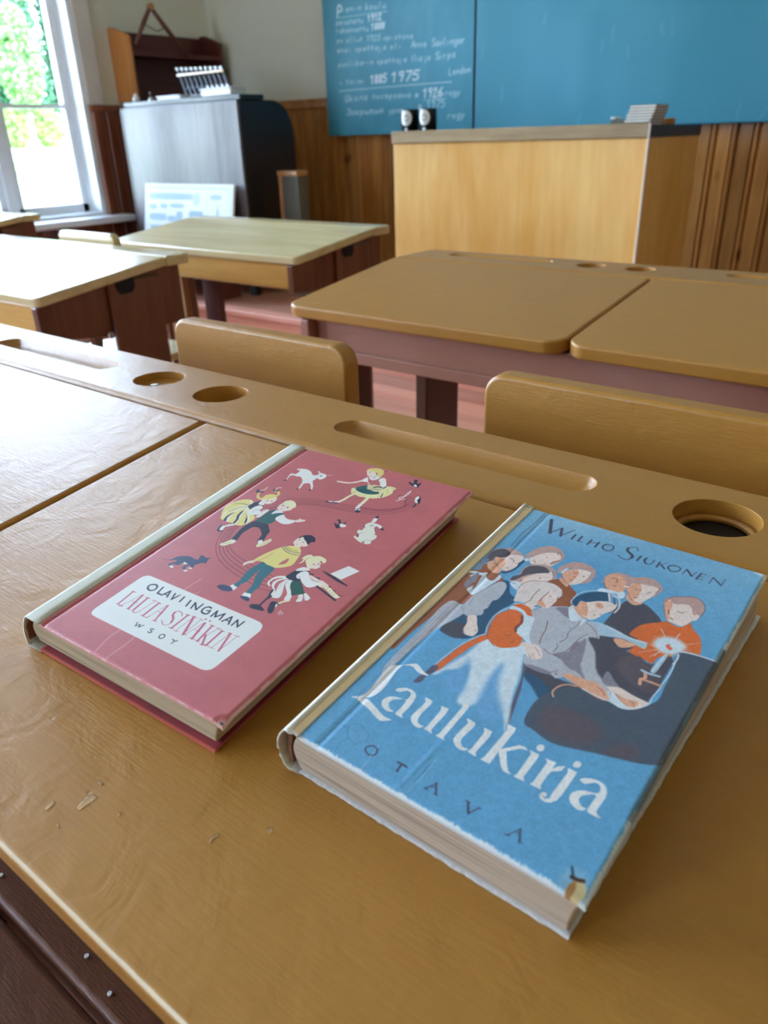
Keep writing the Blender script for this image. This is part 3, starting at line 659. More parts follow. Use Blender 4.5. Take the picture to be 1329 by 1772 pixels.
CHALK = '''L d 71 1109,6093 1205,6608 1406,6596 1449,6463 1358,6338 1157,6350
Z c 46 1563,6440 1531,6291
L c 46 1790,6357 1963,6352 1980,6426 1864,6430 1790,6357 1831,6281 1947,6277
Z c 46 2107,6422 2075,6273
L c 46 2099,6385 2223,6419 2273,6380 2248,6268
Z c 46 2466,6411 2433,6262
Z c 46 2709,6403 2676,6254
L c 46 2701,6366 2825,6400 2874,6360 2850,6249
Z c 46 3274,6535 3209,6237
L c 46 3415,6381 3225,6312 3383,6232
L c 46 3600,6375 3526,6302 3568,6226 3626,6224 3700,6297 3658,6373 3600,6375
L c 46 3843,6367 3819,6255 3869,6216 3993,6250
Z c 46 4017,6362 3984,6213
L c 46 4235,6505 4178,6244 4228,6205
L c 46 4445,6348 4421,6236 4471,6197 4595,6231
Z c 46 4619,6343 4586,6194
Z c 44 1040,5846 1000,5619
L c 44 1034,5813 1118,5843 1146,5777 1095,5714 1023,5749
L c 44 1232,5774 1350,5770 1361,5835 1283,5838 1232,5774 1260,5708 1338,5706
Z c 44 1447,5832 1424,5703
Z c 44 1442,5800 1526,5830
L c 44 1651,5826 1634,5729 1667,5695 1751,5725
Z c 44 1769,5822 1746,5692
L c 44 1972,5815 1894,5818 1849,5786 1955,5718 1910,5687 1832,5690
L c 44 2115,5908 2080,5714 2114,5680
Z c 44 2059,5812 2176,5808
L c 44 2251,5741 2368,5737 2380,5801 2301,5804 2251,5741 2278,5675 2357,5672
L c 44 2522,5894 2488,5700 2521,5667
Z c 44 2466,5799 2583,5795
L c 44 2726,5888 2691,5694 2725,5660
Z c 44 2670,5792 2787,5788
L c 44 2873,5785 2856,5688 2889,5655 2973,5684
Z c 44 2991,5781 2968,5652
Z d 57 3353,5890 3465,5966 3419,5666
Z d 57 3757,5856 3657,5855 3619,5930 3674,5968 3774,5968 3751,5818 3678,5668
Z d 57 3873,5894 3984,5970 3938,5669
Z d 57 4132,5896 4194,5971 4288,5934 4098,5670 4298,5672
Z c 44 1016,5448 988,5319
Z c 44 1009,5416 1110,5445
L c 44 1401,5434 1307,5437 1246,5374 1279,5308 1380,5337
Z c 44 1401,5434 1373,5305
Z c 44 1532,5559 1477,5301
L c 44 1645,5424 1490,5365 1618,5295
L c 44 1735,5356 1876,5351 1889,5415 1795,5419 1735,5356 1768,5290 1862,5286
Z c 44 1993,5411 1965,5282
L c 44 1986,5379 2086,5408 2127,5374 2106,5277
Z c 44 2237,5402 2209,5273
L c 44 2230,5370 2331,5399 2371,5365 2350,5268
L c 44 2467,5328 2608,5323 2622,5388 2528,5391 2467,5328 2500,5262 2594,5259
L c 44 2793,5479 2752,5285 2792,5251
Z c 44 2725,5384 2866,5378
L c 44 3037,5470 2996,5276 3036,5242
Z c 44 2969,5375 3110,5369
L c 44 3214,5365 3193,5269 3233,5235 3334,5263
Z c 44 3354,5360 3327,5231
Z d 57 3596,5464 3702,5540 3658,5239
Z d 57 3929,5391 3844,5465 3951,5541 4035,5466 3929,5391 3822,5315 3906,5241 4013,5316 3929,5391
Z d 57 4177,5392 4093,5467 4199,5542 4284,5468 4177,5392 4070,5317 4155,5242 4262,5318 4177,5392
Z d 57 4426,5393 4341,5468 4448,5543 4532,5469 4426,5393 4319,5318 4403,5243 4510,5319 4426,5393
L c 41 1060,4965 996,4902 1032,4836 1081,4834 1146,4896 1110,4963 1060,4965
Z c 41 1270,4957 1241,4828
L c 41 1262,4924 1369,4953 1412,4919 1390,4822
L c 41 1778,4937 1713,4874 1749,4808 1799,4806 1863,4869 1828,4935 1778,4937
L c 41 2066,5056 2015,4830 2058,4796
L c 41 2325,5046 2274,4820 2317,4786
L c 41 2505,4909 2483,4812 2526,4778 2633,4806
Z c 41 2654,4903 2625,4774
L c 41 2835,4994 2792,4800 2835,4766
Z c 41 2764,4899 2913,4893
Z c 41 3237,4946 3351,5006 3293,4748
Z c 41 3638,4898 3538,4902 3503,4968 3560,4998 3660,4994 3631,4866 3552,4738
Z c 41 3755,4926 3819,4988 3911,4952 3711,4732 3911,4725
Z c 41 4227,4973 4078,4978 4007,4884 4156,4878 4184,4779 4070,4718 3978,4755
L c 41 4507,4832 4443,4769 4478,4703 4528,4701 4593,4763 4557,4830 4507,4832
Z c 41 4717,4824 4666,4598
L c 41 4709,4791 4816,4820 4852,4753 4787,4691 4695,4727
Z c 41 5025,4812 4997,4683
L c 41 5384,4798 5284,4802 5227,4771 5362,4701 5305,4671 5206,4675
L c 41 5565,4888 5522,4695 5564,4661
Z c 41 5494,4794 5643,4788
L c 41 5802,4782 5738,4719 5774,4653 5823,4651 5888,4713 5852,4780 5802,4782
Z c 41 6012,4774 5983,4645
L c 41 6004,4741 6111,4770 6154,4736 6132,4639
L c 41 6420,4758 6321,4762 6256,4699 6292,4633 6398,4661
Z c 41 6420,4758 6391,4629
L c 44 1000,4415 1166,4410 1181,4475 1070,4478 1000,4415 1040,4349 1151,4346
Z c 44 1303,4472 1273,4342
L c 44 1296,4439 1414,4468 1462,4434 1439,4338
L c 44 1758,4458 1647,4462 1584,4431 1735,4361 1672,4331 1561,4334
Z c 44 1935,4453 1905,4324
L c 44 2445,4438 2375,4375 2415,4309 2470,4308 2541,4371 2501,4437 2445,4438
Z c 44 2678,4432 2625,4206
L c 44 2671,4399 2789,4428 2829,4362 2759,4299 2655,4335
L c 44 2951,4359 3118,4354 3133,4418 3022,4422 2951,4359 2991,4292 3102,4289
L c 44 3333,4510 3287,4316 3335,4282
Z c 44 3255,4415 3421,4410
L c 44 3621,4502 3576,4308 3624,4274
Z c 44 3543,4406 3709,4402
L c 44 3998,4393 3887,4396 3816,4334 3856,4267 3975,4296
Z c 44 3998,4393 3967,4264
L c 44 4175,4388 4129,4194 4066,4164
L c 44 4574,4377 4463,4380 4393,4317 4433,4251 4551,4280
Z c 44 4574,4377 4544,4247
L c 44 4973,4365 4903,4302 4943,4236 4998,4234 5069,4297 5029,4363 4973,4365
L c 44 5292,4486 5239,4260 5287,4226
Z c 44 5550,4348 5520,4219
L c 46 6332,4196 6489,4493 6534,4192
Z c 46 6403,4307 6505,4305
Z c 46 6623,4340 6595,4190
L c 46 6616,4302 6724,4337 6768,4299 6747,4187
Z c 46 6886,4334 6858,4184
L c 46 6879,4296 6988,4331 7031,4293 7010,4181
L c 46 7301,4324 7200,4326 7136,4253 7172,4177 7281,4212
Z c 46 7301,4324 7274,4174
L c 49 7926,4444 7840,4487 7737,4402 7898,4232 7795,4147 7709,4190
L c 49 8103,4316 8011,4317 7954,4232 7988,4147 8086,4189
Z c 49 8103,4316 8080,4146
L c 49 8204,4316 8227,4146 8342,4316
L c 49 8511,4486 8472,4188 8513,4146
Z c 49 8728,4315 8706,4145
Z c 49 8921,4315 8899,4145
L c 49 8916,4272 9013,4315 9054,4272 9037,4145
L c 49 9298,4314 9206,4314 9149,4229 9184,4144 9281,4187
L c 49 9298,4314 9265,4059 9167,4017 9127,4060
L c 49 9388,4229 9526,4229 9537,4314 9445,4314 9388,4229 9423,4144 9515,4144
Z c 49 9639,4314 9616,4144
Z c 49 9633,4271 9730,4313
Z c 44 1055,3763 1008,3537
L c 44 1048,3731 1158,3762 1197,3696 1132,3632 1035,3666
L c 44 1324,3759 1304,3662 1349,3629 1459,3659
Z c 44 1479,3757 1452,3627
L c 44 1644,3754 1579,3690 1618,3624 1669,3624 1734,3688 1696,3753 1644,3754
L c 44 1940,3879 1893,3653 1938,3619
Z c 44 2182,3746 2155,3616
Z c 44 2426,3872 2372,3613
L c 44 2554,3740 2386,3677 2528,3610
L c 44 2823,3736 2720,3737 2655,3673 2693,3608 2803,3638
Z c 44 2823,3736 2796,3606
Z c 44 2937,3734 2910,3604
Z c 44 2930,3701 3040,3732
Z c 44 3258,3729 3231,3599
Z c 44 3475,3725 3448,3596
L c 44 3468,3693 3578,3724 3623,3691 3603,3593
L c 44 4002,3717 3937,3653 3975,3587 4027,3587 4092,3651 4054,3716 4002,3717
Z c 44 4219,3714 4172,3487
L c 44 4213,3681 4323,3712 4361,3646 4296,3582 4199,3616
L c 44 4475,3645 4630,3642 4643,3707 4540,3709 4475,3645 4513,3579 4616,3577
L c 44 4829,3802 4789,3607 4834,3574
Z c 44 4757,3705 4912,3703
L c 44 5098,3797 5057,3603 5102,3570
Z c 44 5026,3701 5181,3699
L c 44 5450,3694 5346,3696 5281,3632 5320,3566 5430,3597
Z c 44 5450,3694 5423,3565
L c 44 5615,3692 5575,3497 5517,3466
L c 44 5988,3686 5884,3688 5819,3624 5857,3558 5967,3589
Z c 44 5988,3686 5961,3556
Z c 46 6397,3837 6360,3537
L c 46 6589,3837 6557,3574 6589,3537
Z c 46 6763,3686 6745,3536
L c 46 7029,3685 6955,3686 6909,3611 6937,3536 7015,3573
Z c 46 7029,3685 7011,3536
L c 46 7295,3685 7268,3460 7226,3422
L c 46 7561,3684 7487,3684 7441,3609 7469,3534 7548,3571
Z c 46 7561,3684 7543,3534
L c 49 8179,3800 8082,3837 7971,3753 8155,3599 8044,3515 7947,3552
Z c 49 8277,3684 8258,3523
Z c 49 8490,3691 8471,3530
Z c 49 8485,3651 8592,3695
Z c 49 8754,3700 8722,3419
L c 49 8750,3660 8856,3704 8898,3625 8837,3543 8740,3580
L c 49 9171,3715 9070,3712 9009,3629 9051,3551 9157,3595
Z c 49 9171,3715 9153,3554
L c 49 8847,3049 8814,2748 8950,2753
L c 49 9111,2909 9058,2832 9095,2758 9141,2760 9194,2837 9157,2911 9111,2909
Z c 49 9302,2916 9286,2766
L c 49 9298,2879 9392,2920 9434,2884 9421,2771
L c 49 9673,2931 9583,2927 9529,2850 9566,2776 9661,2817
Z c 49 9689,3081 9657,2780
L c 49 9818,2936 9765,2859 9802,2785 9847,2787 9901,2864 9863,2938 9818,2936
Z c 49 10008,2943 9992,2793
L c 49 10004,2906 10099,2947 10140,2911 10128,2798
Z c 44 1055,2779 1229,2777
L c 44 1685,2935 1641,2741 1692,2708
Z c 44 1605,2839 1779,2837
L c 44 1966,2835 1893,2771 1937,2705 1995,2705 2068,2769 2024,2835 1966,2835
Z c 44 2268,2832 2239,2703
Z c 44 2513,2830 2484,2700
L c 44 2506,2798 2571,2830 2622,2797 2600,2699
L c 44 2622,2797 2688,2829 2739,2796 2717,2698
Z c 44 2874,2827 2845,2697
Z d 67 3438,2932 3565,3040 3518,2619
Z d 67 3841,2835 3737,2938 3864,3046 3968,2943 3841,2835 3714,2728 3818,2625 3945,2733 3841,2835
Z d 67 4141,2842 4037,2945 4164,3052 4268,2949 4141,2842 4014,2734 4118,2631 4245,2739 4141,2842
Z d 67 4580,3061 4406,3057 4331,2898 4504,2902 4545,2745 4418,2637 4308,2688
Z d 67 4974,2969 5187,3085 5097,2625
Z d 67 5745,2914 5555,2914 5482,3029 5588,3086 5779,3087 5734,2857 5594,2626
Z d 67 5989,3088 6371,3089 5995,2628
Z d 67 6868,3090 6581,3090 6452,2917 6738,2918 6800,2745 6586,2630 6407,2686
L c 49 1500,2145 1439,1824 1715,1829 1776,2150
Z c 49 1638,2147 1577,1827
Z c 49 1828,1990 1797,1830
L c 49 2035,1994 1813,1910 2004,1833
L c 49 2256,1997 2171,1916 2225,1836 2294,1837 2378,1919 2325,1998 2256,1997
L c 49 2515,1841 2614,2002 2752,2005 2722,1844
L c 49 3111,2010 2973,2008 2889,1927 2942,1847 3088,1890
Z c 49 3111,2010 3080,1850
L c 49 3505,1858 3536,2008 3718,2005 3686,1855
L c 49 3911,2002 3835,1928 3879,1852 3940,1851 4016,1925 3971,2001 3911,2002
L c 49 4345,1995 4225,1997 4149,1923 4193,1848 4314,1846
L c 49 4447,1844 4478,1993 4539,1992 4538,1842
L c 49 4569,1992 4659,1990 4628,1841
Z c 49 4792,1988 4737,1727
L c 49 4784,1951 4913,1986 4958,1911 4882,1837 4769,1876
L c 49 5167,1982 5091,1909 5135,1833 5196,1832 5272,1906 5227,1982 5167,1982
L c 49 5404,1904 5586,1901 5601,1976 5481,1978 5404,1904 5449,1828 5570,1826
Z c 49 5734,1974 5703,1824
Z c 49 5915,1971 5884,1821
Z c 49 5718,1899 5900,1896
L c 49 6229,1966 6108,1968 6032,1894 6077,1818 6206,1854
Z c 49 6229,1966 6198,1816
L c 49 6572,1811 6603,1960 6724,1958 6777,1920 6588,1885 6761,1845 6693,1809 6572,1811
Z d 62 7135,2060 7281,2170 7225,1739
Z d 62 7671,2016 7539,2013 7487,2120 7560,2175 7692,2177 7664,1962 7570,1745
Z d 62 7824,2072 7905,2181 8030,2129 7782,1749 8047,1753
Z d 62 8382,2189 8155,1970 8134,1809 8259,1757 8406,1867 8287,1973 8148,1916
L c 46 8590,1784 8613,1925 8759,1926
L c 46 8916,1927 8856,1857 8893,1787 8942,1787 9002,1858 8965,1928 8916,1927
L c 46 9268,1930 9170,1929 9110,1859 9148,1789 9251,1825
L c 46 9268,1930 9234,1720 9131,1684 9088,1719
Z c 46 9375,1931 9402,1791
Z c 46 9522,1933 9336,1686
L c 54 1563,1375 1708,1417 1830,1338 1677,1256 1799,1177 1645,1096 1515,1135
L c 54 2104,1260 1966,1259 1881,1178 1935,1099 2080,1140
Z c 54 2104,1260 2072,1100
Z c 54 2256,1261 2224,1101
L c 54 2463,1263 2240,1181 2431,1103
Z c 54 2615,1264 2559,984
L c 54 2607,1224 2753,1265 2806,1186 2721,1105 2591,1144
L c 54 2973,1267 2942,1107 3079,1108 3095,1188 2957,1187
Z c 54 3215,1269 3183,1109
L c 54 3300,1110 3332,1270 3401,1271 3404,1111
L c 54 3435,1271 3539,1272 3507,1112
L c 54 3691,1273 3659,1113 3797,1114 3813,1194 3675,1193
Z c 54 3932,1275 3900,1115
L c 54 4049,1276 4017,1116 4256,1278 4224,1118
Z c 54 4130,1337 4199,1337
Z c 46 4748,1225 4776,1076
Z c 46 4887,1229 4717,962
Z c 46 4989,1232 4957,969
L c 46 4984,1194 5081,1235 5118,1160 5063,1084 4975,1119
L c 46 5275,1240 5220,1163 5257,1089 5304,1091 5359,1167 5322,1241 5275,1240
Z c 46 5470,1245 5451,1095
L c 46 5608,1249 5461,1170 5590,1098
L c 57 6798,1181 6822,1382 6941,1385 6996,1336 6810,1281 6984,1236 6918,1184 6798,1181
Z c 57 7385,1497 7516,1600 7470,1199
Z c 57 7870,1460 7751,1456 7702,1555 7768,1607 7888,1610 7865,1410 7781,1207
Z c 57 8020,1614 8260,1620 8033,1214
Z c 57 8571,1628 8392,1624 8314,1472 8494,1476 8536,1327 8405,1224 8291,1271
L c 49 8763,662 8784,823 8954,830
L c 49 9135,837 9068,755 9114,676 9171,679 9238,762 9192,840 9135,837
L c 49 9543,854 9430,850 9363,767 9409,689 9527,734
L c 49 9543,854 9512,613 9394,568 9342,606
Z c 49 9668,860 9704,701
Z c 49 9838,867 9632,578
L c 36 1086,6036 2963,6038 4750,6018
L c 48 1017,2379 5203,2410 8975,2414
L c 30 7134,1616 7748,1639 8353,1638
'''
BZ0, BZ1 = .985, 1.70; BY = 3.935
boardmat = printed('blue_chalkboard', .5, bstr=.03, bsc=120)
XFRONT = lambda x, z, y: Matrix.Translation((x, y, z)) @ Matrix(((1, 0, 0, 0), (0, 0, -1, 0), (0, 1, 0, 0), (0, 0, 0, 1)))
root = thing('blackboard', 'wide blue blackboard on the front wall, left leaf covered in chalk writing', 'blackboard', (-2.44, BY, BZ0)); bpy.context.view_layer.update()
def slate(W, H, res, seed, text=None):
    c = Canvas(W*1e4, H*1e4, res, hexc('2A849E')); ny, nx = c.ny, c.nx
    f = (slice(None), slice(None))
    n = vnoise(ny, nx, 5, 8, seed)*.6+vnoise(ny, nx, 9, 30, seed+1)*.4
    c.put(f, np.clip(n-.35, 0, 1)*.55, hexc('6FAAC4'))
    if text:
        c.ops(text, dict(c=('C4DCEA', .8), d=('E6F0F6', .95), b=('A4C4D8', .35)))
    else:
        for k in range(46):
            rr = np.random.RandomState(k); x, y = rr.rand()*W*1e4, (rr.rand()**1.6)*H*1e4*.8
            L = 300+rr.rand()*500; a = 1.57+rr.randn()*.25
            c.line(np.array([[x, y], [x+L*math.cos(a), y+L*math.sin(a)]]), hexc('A6C6DA'), 60+rr.rand()*90, al=.17)
    return c
bm_ = root.matrix_world.inverted()
pl = grid_print('writing_leaf', slate(1.034, BZ1-BZ0, 25, 3, CHALK), boardmat, bm_ @ XFRONT(-3.476, BZ0, BY-.02), .018, parent=root); tag(pl, 'left leaf with chalk writing')
grid_print('wide_leaf', slate(3.3, BZ1+.55-BZ0, 60, 9), boardmat, bm_ @ XFRONT(-2.428, BZ0, BY-.02), .018, parent=root)
MB().box(-3.476, -2.443, BY-.0015, BY+.02, BZ0+.004, BZ1-.004).box(-2.427, .87, BY-.0015, BY+.02, BZ0+.004, BZ1+.54).build('backing_board', DARKEDGE, root)
MB().box(-2.4415, -2.4285, BY-.012, BY+.02, BZ0+.002, BZ1-.002).build('leaf_gap_shade', DARKEDGE, root)  # dark strip filling the gap between the leaves, coloured as its shadow

# ------------------------------------------------------------------ harmonium, its back to the class
OX0, OX1, OY0 = -4.345, -3.332, 3.05
root = thing('harmonium', 'dark harmonium turned with its greyish back panel to the class, beside the window', 'organ', ((OX0+OX1)/2, 3.25, DZ)); bpy.context.view_layer.update()
OB = DZ+.11
MB().box(OX0+.012, OX1-.012, OY0, OY0+.012, OB+.02, 1.160).build('back_panel', ORGBACK, root, .002)
for xx in (OX0, OX1-.012): MB().box(xx, xx+.012, OY0-.003, OY0+.012, OB, 1.165).build('corner_post', ORGBACK, root, .002)
prof = [(OY0+.0125, OB), (OY0+.0125, 1.165), (3.325, 1.165), (3.37, 1.148), (3.41, 1.12), (3.44, 1.075), (3.455, 1.02), (3.46, .94), (3.46, OB)]
MB().prism(prof, 'X', OX0, OX1).build('case', ORGDARK, root, .004, 3)
MB().box(OX0+.02, OX1+.012, OY0+.012, 3.235, 1.1655, 1.190).build('top_board', ORGDARK, root, .003)
MB().box(OX0+.12, OX1-.12, 3.461, 3.50, .80, .83).build('key_slip', ORGDARK, root, .003)
MB().box(OX0-.008, OX1+.008, OY0-.01, 3.47, OB-.02, OB-.0005).build('plinth', ORGDARK, root)
for x in (OX0+.01, OX1-.06):
    for y in (OY0+.01, 3.40): MB().box(x, x+.05, y, y+.05, DZ, OB-.0205).build('leg', ORGDARK, root, .004)
OT = 1.1905
def slab(name, label, cat, x0, x1, y0, y1, z0, h, mat, tilt=0):
    r = thing(name, label, cat, ((x0+x1)/2, (y0+y1)/2, z0)); bpy.context.view_layer.update()
    return r
r = thing('enamel_tray', 'larger white enamel tray on the organ top, at its right corner', 'tray', (-3.50, 3.12, OT)); bpy.context.view_layer.update()
MB().prism(rounded(-3.625, -3.385, 3.065, 3.17, .012), 'Z', OT, OT+.03).build('tray_body', PALE, r, .006, 3); MB().prism(rounded(-3.632, -3.378, 3.058, 3.177, .014), 'Z', OT+.0302, OT+.036).build('rim', WHITE, r, .002)
r = thing('enamel_tray', 'smaller white enamel tray on the organ top, near its middle', 'tray', (-3.91, 3.10, OT)); bpy.context.view_layer.update()
MB().prism(rounded(-4.01, -3.80, 3.065, 3.14, .012), 'Z', OT, OT+.014).build('tray_body', PALE, r, .004, 3); MB().prism(rounded(-4.016, -3.794, 3.06, 3.145, .014), 'Z', OT+.0142, OT+.019).build('rim', WHITE, r, .002)
r = thing('bottle', 'small white bottle on the left end of the organ top', 'bottle', (-4.27, 3.12, OT)); bpy.context.view_layer.update()
MB().lathe([(.018, 0), (.022, .004), (.022, .022), (.012, .032)], (-4.27, 3.12, OT), 24).build('body', PALE, r, smooth=True); MB().lathe([(.009, 0), (.011, .002), (.011, .010), (.006, .014)], (-4.27, 3.12, OT+.0322), 20).build('stopper', PALE, r, smooth=True)
r = thing('bell', 'tiny hand bell on the organ top, right of the bottle', 'bell', (-4.13, 3.12, OT)); bpy.context.view_layer.update()
MB().lathe([(.022, 0), (.018, .006), (.012, .02), (.006, .024)], (-4.13, 3.12, OT), 24).build('body', STEEL, r, smooth=True); MB().lathe([(.005, 0), (.004, .012), (.008, .02), (.004, .027)], (-4.13, 3.12, OT+.0242), 16).build('handle', GREYP, r, smooth=True)
# bar rack leaning on the organ
r = thing('metallophone', 'slanted rack of ten dark bars with pale tips, on the organ top', 'instrument', (-3.70, 3.20, OT)); bpy.context.view_layer.update()
SHR = Matrix(((1, 0, -.80, 0), (0, 1, 0, 0), (0, 0, 1, 0), (0, 0, 0, 1)))     # the bars lean sideways
TL = Matrix.Translation((-3.715, 3.22, OT+.004)) @ SHR @ Matrix.Rotation(math.radians(72), 4, 'X')
for k in range(10):
    x = -.185+k*.0405; L = .165-.002*k
    b = MB().box(x-.009, x+.009, .012, L, .010, .018, TL).build('bar', IRON, r, .002)
    MB().box(x-.009, x+.009, L-.014, L+.002, .0185, .022, TL).build('tip', PALE, b)
    if k > 4: MB().box(x-.007, x+.007, .014, .055, .0185, .020, TL).build('note_label', PALE, b)
MB().box(-.20, .20, .115, .13, .0225, .028, TL).build('cross_bar', YELLOWWOOD, r, .002)
MB().box(-.20, .20, .0, .011, 0, .03, TL).box(-.20, .20, .05, .065, 0, .0095, TL).box(-.20, .20, .12, .135, 0, .0095, TL).build('frame', DARKEDGE, r, .002)
# wall shelf and big compass
SX = X0; r = thing('wall_shelf', 'open dark wall shelf with an orange side, on the left wall above the organ', 'shelf', (SX, 3.6, 1.2)); bpy.context.view_layer.update()
sy0, sy1, sz0, sz1, sd = 3.21, 3.93, 1.205, 1.585, .20
MB().prism([(SX+.001, sz0), (SX+.001, sz1+.012), (SX+.05, sz1+.012), (SX+sd, sz1-.04), (SX+sd, sz0)], 'Y', sy0, sy0+.018).build('side_panel', ORANGEW, r, .003)
MB().prism([(SX+.001, sz0), (SX+.001, sz1+.012), (SX+.05, sz1+.012), (SX+sd, sz1-.04), (SX+sd, sz0)], 'Y', sy1-.018, sy1).build('side_panel', MAHOG, r, .003)
MB().box(SX+.001, SX+.012, sy0+.019, sy1-.019, sz0, sz1).build('back_panel', MAHOG, r, .002)
MB().box(SX+.0125, SX+sd-.02, sy0+.019, sy1-.019, sz1-.135, sz1-.12).build('shelf_board', MAHOG, r, .002)
MB().box(SX+.0125, SX+sd, sy0+.019, sy1-.019, sz0, sz0+.016).build('shelf_board', MAHOG, r, .002)
MB().box(SX+sd-.012, SX+sd+.002, sy0+.019, sy1-.019, sz1-.14, sz1-.117).build('front_lip', MAHOG, r, .002)
r = thing('blackboard_compass', 'large wooden blackboard compass standing open over the wall shelf', 'compass', (SX+.215, 3.45, 1.45)); bpy.context.view_layer.update()
cx = SX+.225; ap = (cx-.01, 3.385, 1.70)
MB().tube([ap, (cx, 3.32, 1.62), (cx, 3.235, 1.50)], [.012, .015, .009], 10).build('leg', COMPASSW, r, smooth=True)
MB().tube([ap, (cx, 3.46, 1.61), (cx, 3.62, 1.455)], [.012, .015, .009], 10).build('leg', COMPASSW, r, smooth=True)
MB().cyl((cx-.01, 3.385, 1.70), .020, .03, 'X', 20).build('hinge', TANWOOD, r, .003)
MB().tube([(cx+.004, 3.325, 1.60), (cx+.004, 3.40, 1.575), (cx+.004, 3.47, 1.60)], .003, 8).build('brace', IRON, r, smooth=True)
# picture chart leaning on the organ
r = thing('picture_chart', 'white picture chart with pale blue drawings leaning against the organ back', 'chart', (-3.78, 2.93, .415)); bpy.context.view_layer.update()
cv = Canvas(7800, 3500, 25, hexc('CBCFCE')); rr = np.random.RandomState(5)
def blob(x0, x1, y0, y1, col): cv.poly(crom([(x0, y0), ((x0+x1)/2, y0-40), (x1, y0), (x1+40, (y0+y1)/2), (x1, y1), ((x0+x1)/2, y1+40), (x0, y1), (x0-40, (y0+y1)/2)], True), hexc(col), 90)
cv.line(np.array([[200, 200], [7600, 200], [7600, 3300], [200, 3300], [200., 200]]), hexc('8CA2A8'), 40)
blob(500, 4300, 2700, 2980, '86A2AE')
for (a, b, c_, d) in ((450, 1100, 2150, 2350), (1500, 2100, 2200, 2400), (2400, 3600, 2250, 2420), (3000, 3500, 1500, 2000), (500, 2000, 1550, 1850), (600, 3000, 1050, 1200), (600, 2700, 600, 780), (2200, 2900, 1500, 1750)): blob(a, b, c_, d, '84A0AC')
blob(4150, 5300, 1150, 2050, '7898A2'); blob(4450, 5000, 2450, 3000, 'A8B8BC')
for k in range(7): cv.line(np.array([[5900+k*220, 900], [6550, 2500-abs(k-3)*120.]]), hexc('8CA2A8'), 45)
cv.line(np.array([[5650, 400], [5650, 3100.]]), hexc('A0B0B6'), 35); blob(5950, 6800, 2750, 2950, '94AAB4')
CZ = .415
tag(MB().box(-4.26, -3.34, 2.80, 3.02, .392, CZ).box(-4.20, -4.16, 2.82, 3.0, DZ, .3915).box(-3.44, -3.40, 2.82, 3.0, DZ, .3915).build('low_bench', MAHOG, None, .003), 'low dark bench that the picture chart stands on, behind the pale desk', 'bench')
MC = Matrix.Translation((-4.165, 2.945, CZ+.001)) @ Matrix.Rotation(math.radians(-12.0), 4, 'X') @ Matrix(((1, 0, 0, 0), (0, 0, -1, 0), (0, 1, 0, 0), (0, 0, 0, 1)))
grid_print('sheet', cv, printed('chart_print', .6, bstr=.03), r.matrix_world.inverted() @ MC, .004, parent=r)
MB().box(-.004, .784, -.0005, .354, -.010, -.0045, MC).build('backing', PAPER, r, .001)
# slim grey cupboard at the wainscot
r = thing('slim_cupboard', 'slim grey box with a brown frame standing at the right side of the organ', 'box', (-3.15, 3.24, DZ)); bpy.context.view_layer.update()
MB().box(-3.205, -3.085, 3.205, 3.28, DZ, .795).build('box', GREYP, r, .003); MB().box(-3.228, -3.2055, 3.20, 3.28, DZ, .795).build('frame_side', TANWOOD, r, .003)
MB().box(-3.232, -3.08, 3.196, 3.284, .7955, .822).build('box_top', TANWOOD, r, .004)

# ------------------------------------------------------------------ outside
b = MB(); n = 24
structure(MB().prism([(X0-.3, -.45), (-30, .35), (-60, 1.2), (-110, 1.6), (-110, -2), (X0-.3, -2)], 'Y', -25, 110).build('ground', GRASS))
gr = bmesh.new(); rg = random.Random(4)
for k in range(9000):
    x = -6-rg.random()**1.5*25; y = 4+(-x-4.6)*.5+rg.uniform(-3.5, 3.5); z = -.45+(X0-.3-x)*.8/25.12
    if rg.random() < .5 and math.sin(x*1.3)*math.sin(y*1.7+x) < .1: continue
    h = rg.uniform(.08, .28); a = rg.random()*6.28; ww = .03; dx, dy = ww*math.cos(a), ww*math.sin(a); lx, ly = rg.uniform(-.08, .08), rg.uniform(-.08, .08)
    v = [gr.verts.new(p) for p in ((x-dx, y-dy, z), (x+dx, y+dy, z), (x+lx, y+ly, z+h))]; gr.faces.new(v)
me = bpy.data.meshes.new('grass'); gr.to_mesh(me); gr.free(); me.materials.append(BUSH); go = bpy.data.objects.new('meadow_grass', me); COL.objects.link(go)
tag(go, 'tufts of bright grass on the meadow outside the window', 'grass', kind='stuff')
def foliage(b, cx, cy, z0, h, r, n, rng, cone):
    for k in range(n):
        t = rng.random(); rad = r*((1-t)**.5 if cone else math.sqrt(max(0, 1-(2*t-1)**2)))*(.55+.45*rng.random()); a = rng.random()*6.283
        c = Vector((cx+rad*math.cos(a), cy+rad*math.sin(a), z0+h*t)); s = (.17 if cone else .22)*(.6+.6*rng.random())*r/1.6
        u = Vector((rng.gauss(0, 1), rng.gauss(0, 1), rng.gauss(0, .6))).normalized(); w_ = u.orthogonal().normalized(); q = u.cross(w_)
        vs = [b.verts.new(c+s*p) for p in (w_, q*.8, -w_, -q*.8)]; b.faces.new(vs)
        vs = [b.verts.new(c+s*p) for p in (u, q*.7, -u, -q*.7)]; b.faces.new(vs)
def tree(name, label, x, y, z, h, r, mat, seed, cone, group, tz=1.2):
    root = thing(name, label, 'tree', (x, y, z), group); bpy.context.view_layer.update(); rng = random.Random(seed)
    MB().tube([(x, y, z-.3), (x+.05, y, z+h*.5), (x, y, z+h*.92)], [.16, .11, .03], 10).build('trunk', BARK, root, smooth=True)
    b = MB(); foliage(b.b, x, y, z+tz, h-tz, r, 2600 if cone else 1300, rng, cone); b.build('crown', mat, root)
gz = lambda x: -.45+(X0-.3-x)*.8/25.12 if x > -30 else .35+(-30-x)*.85/30
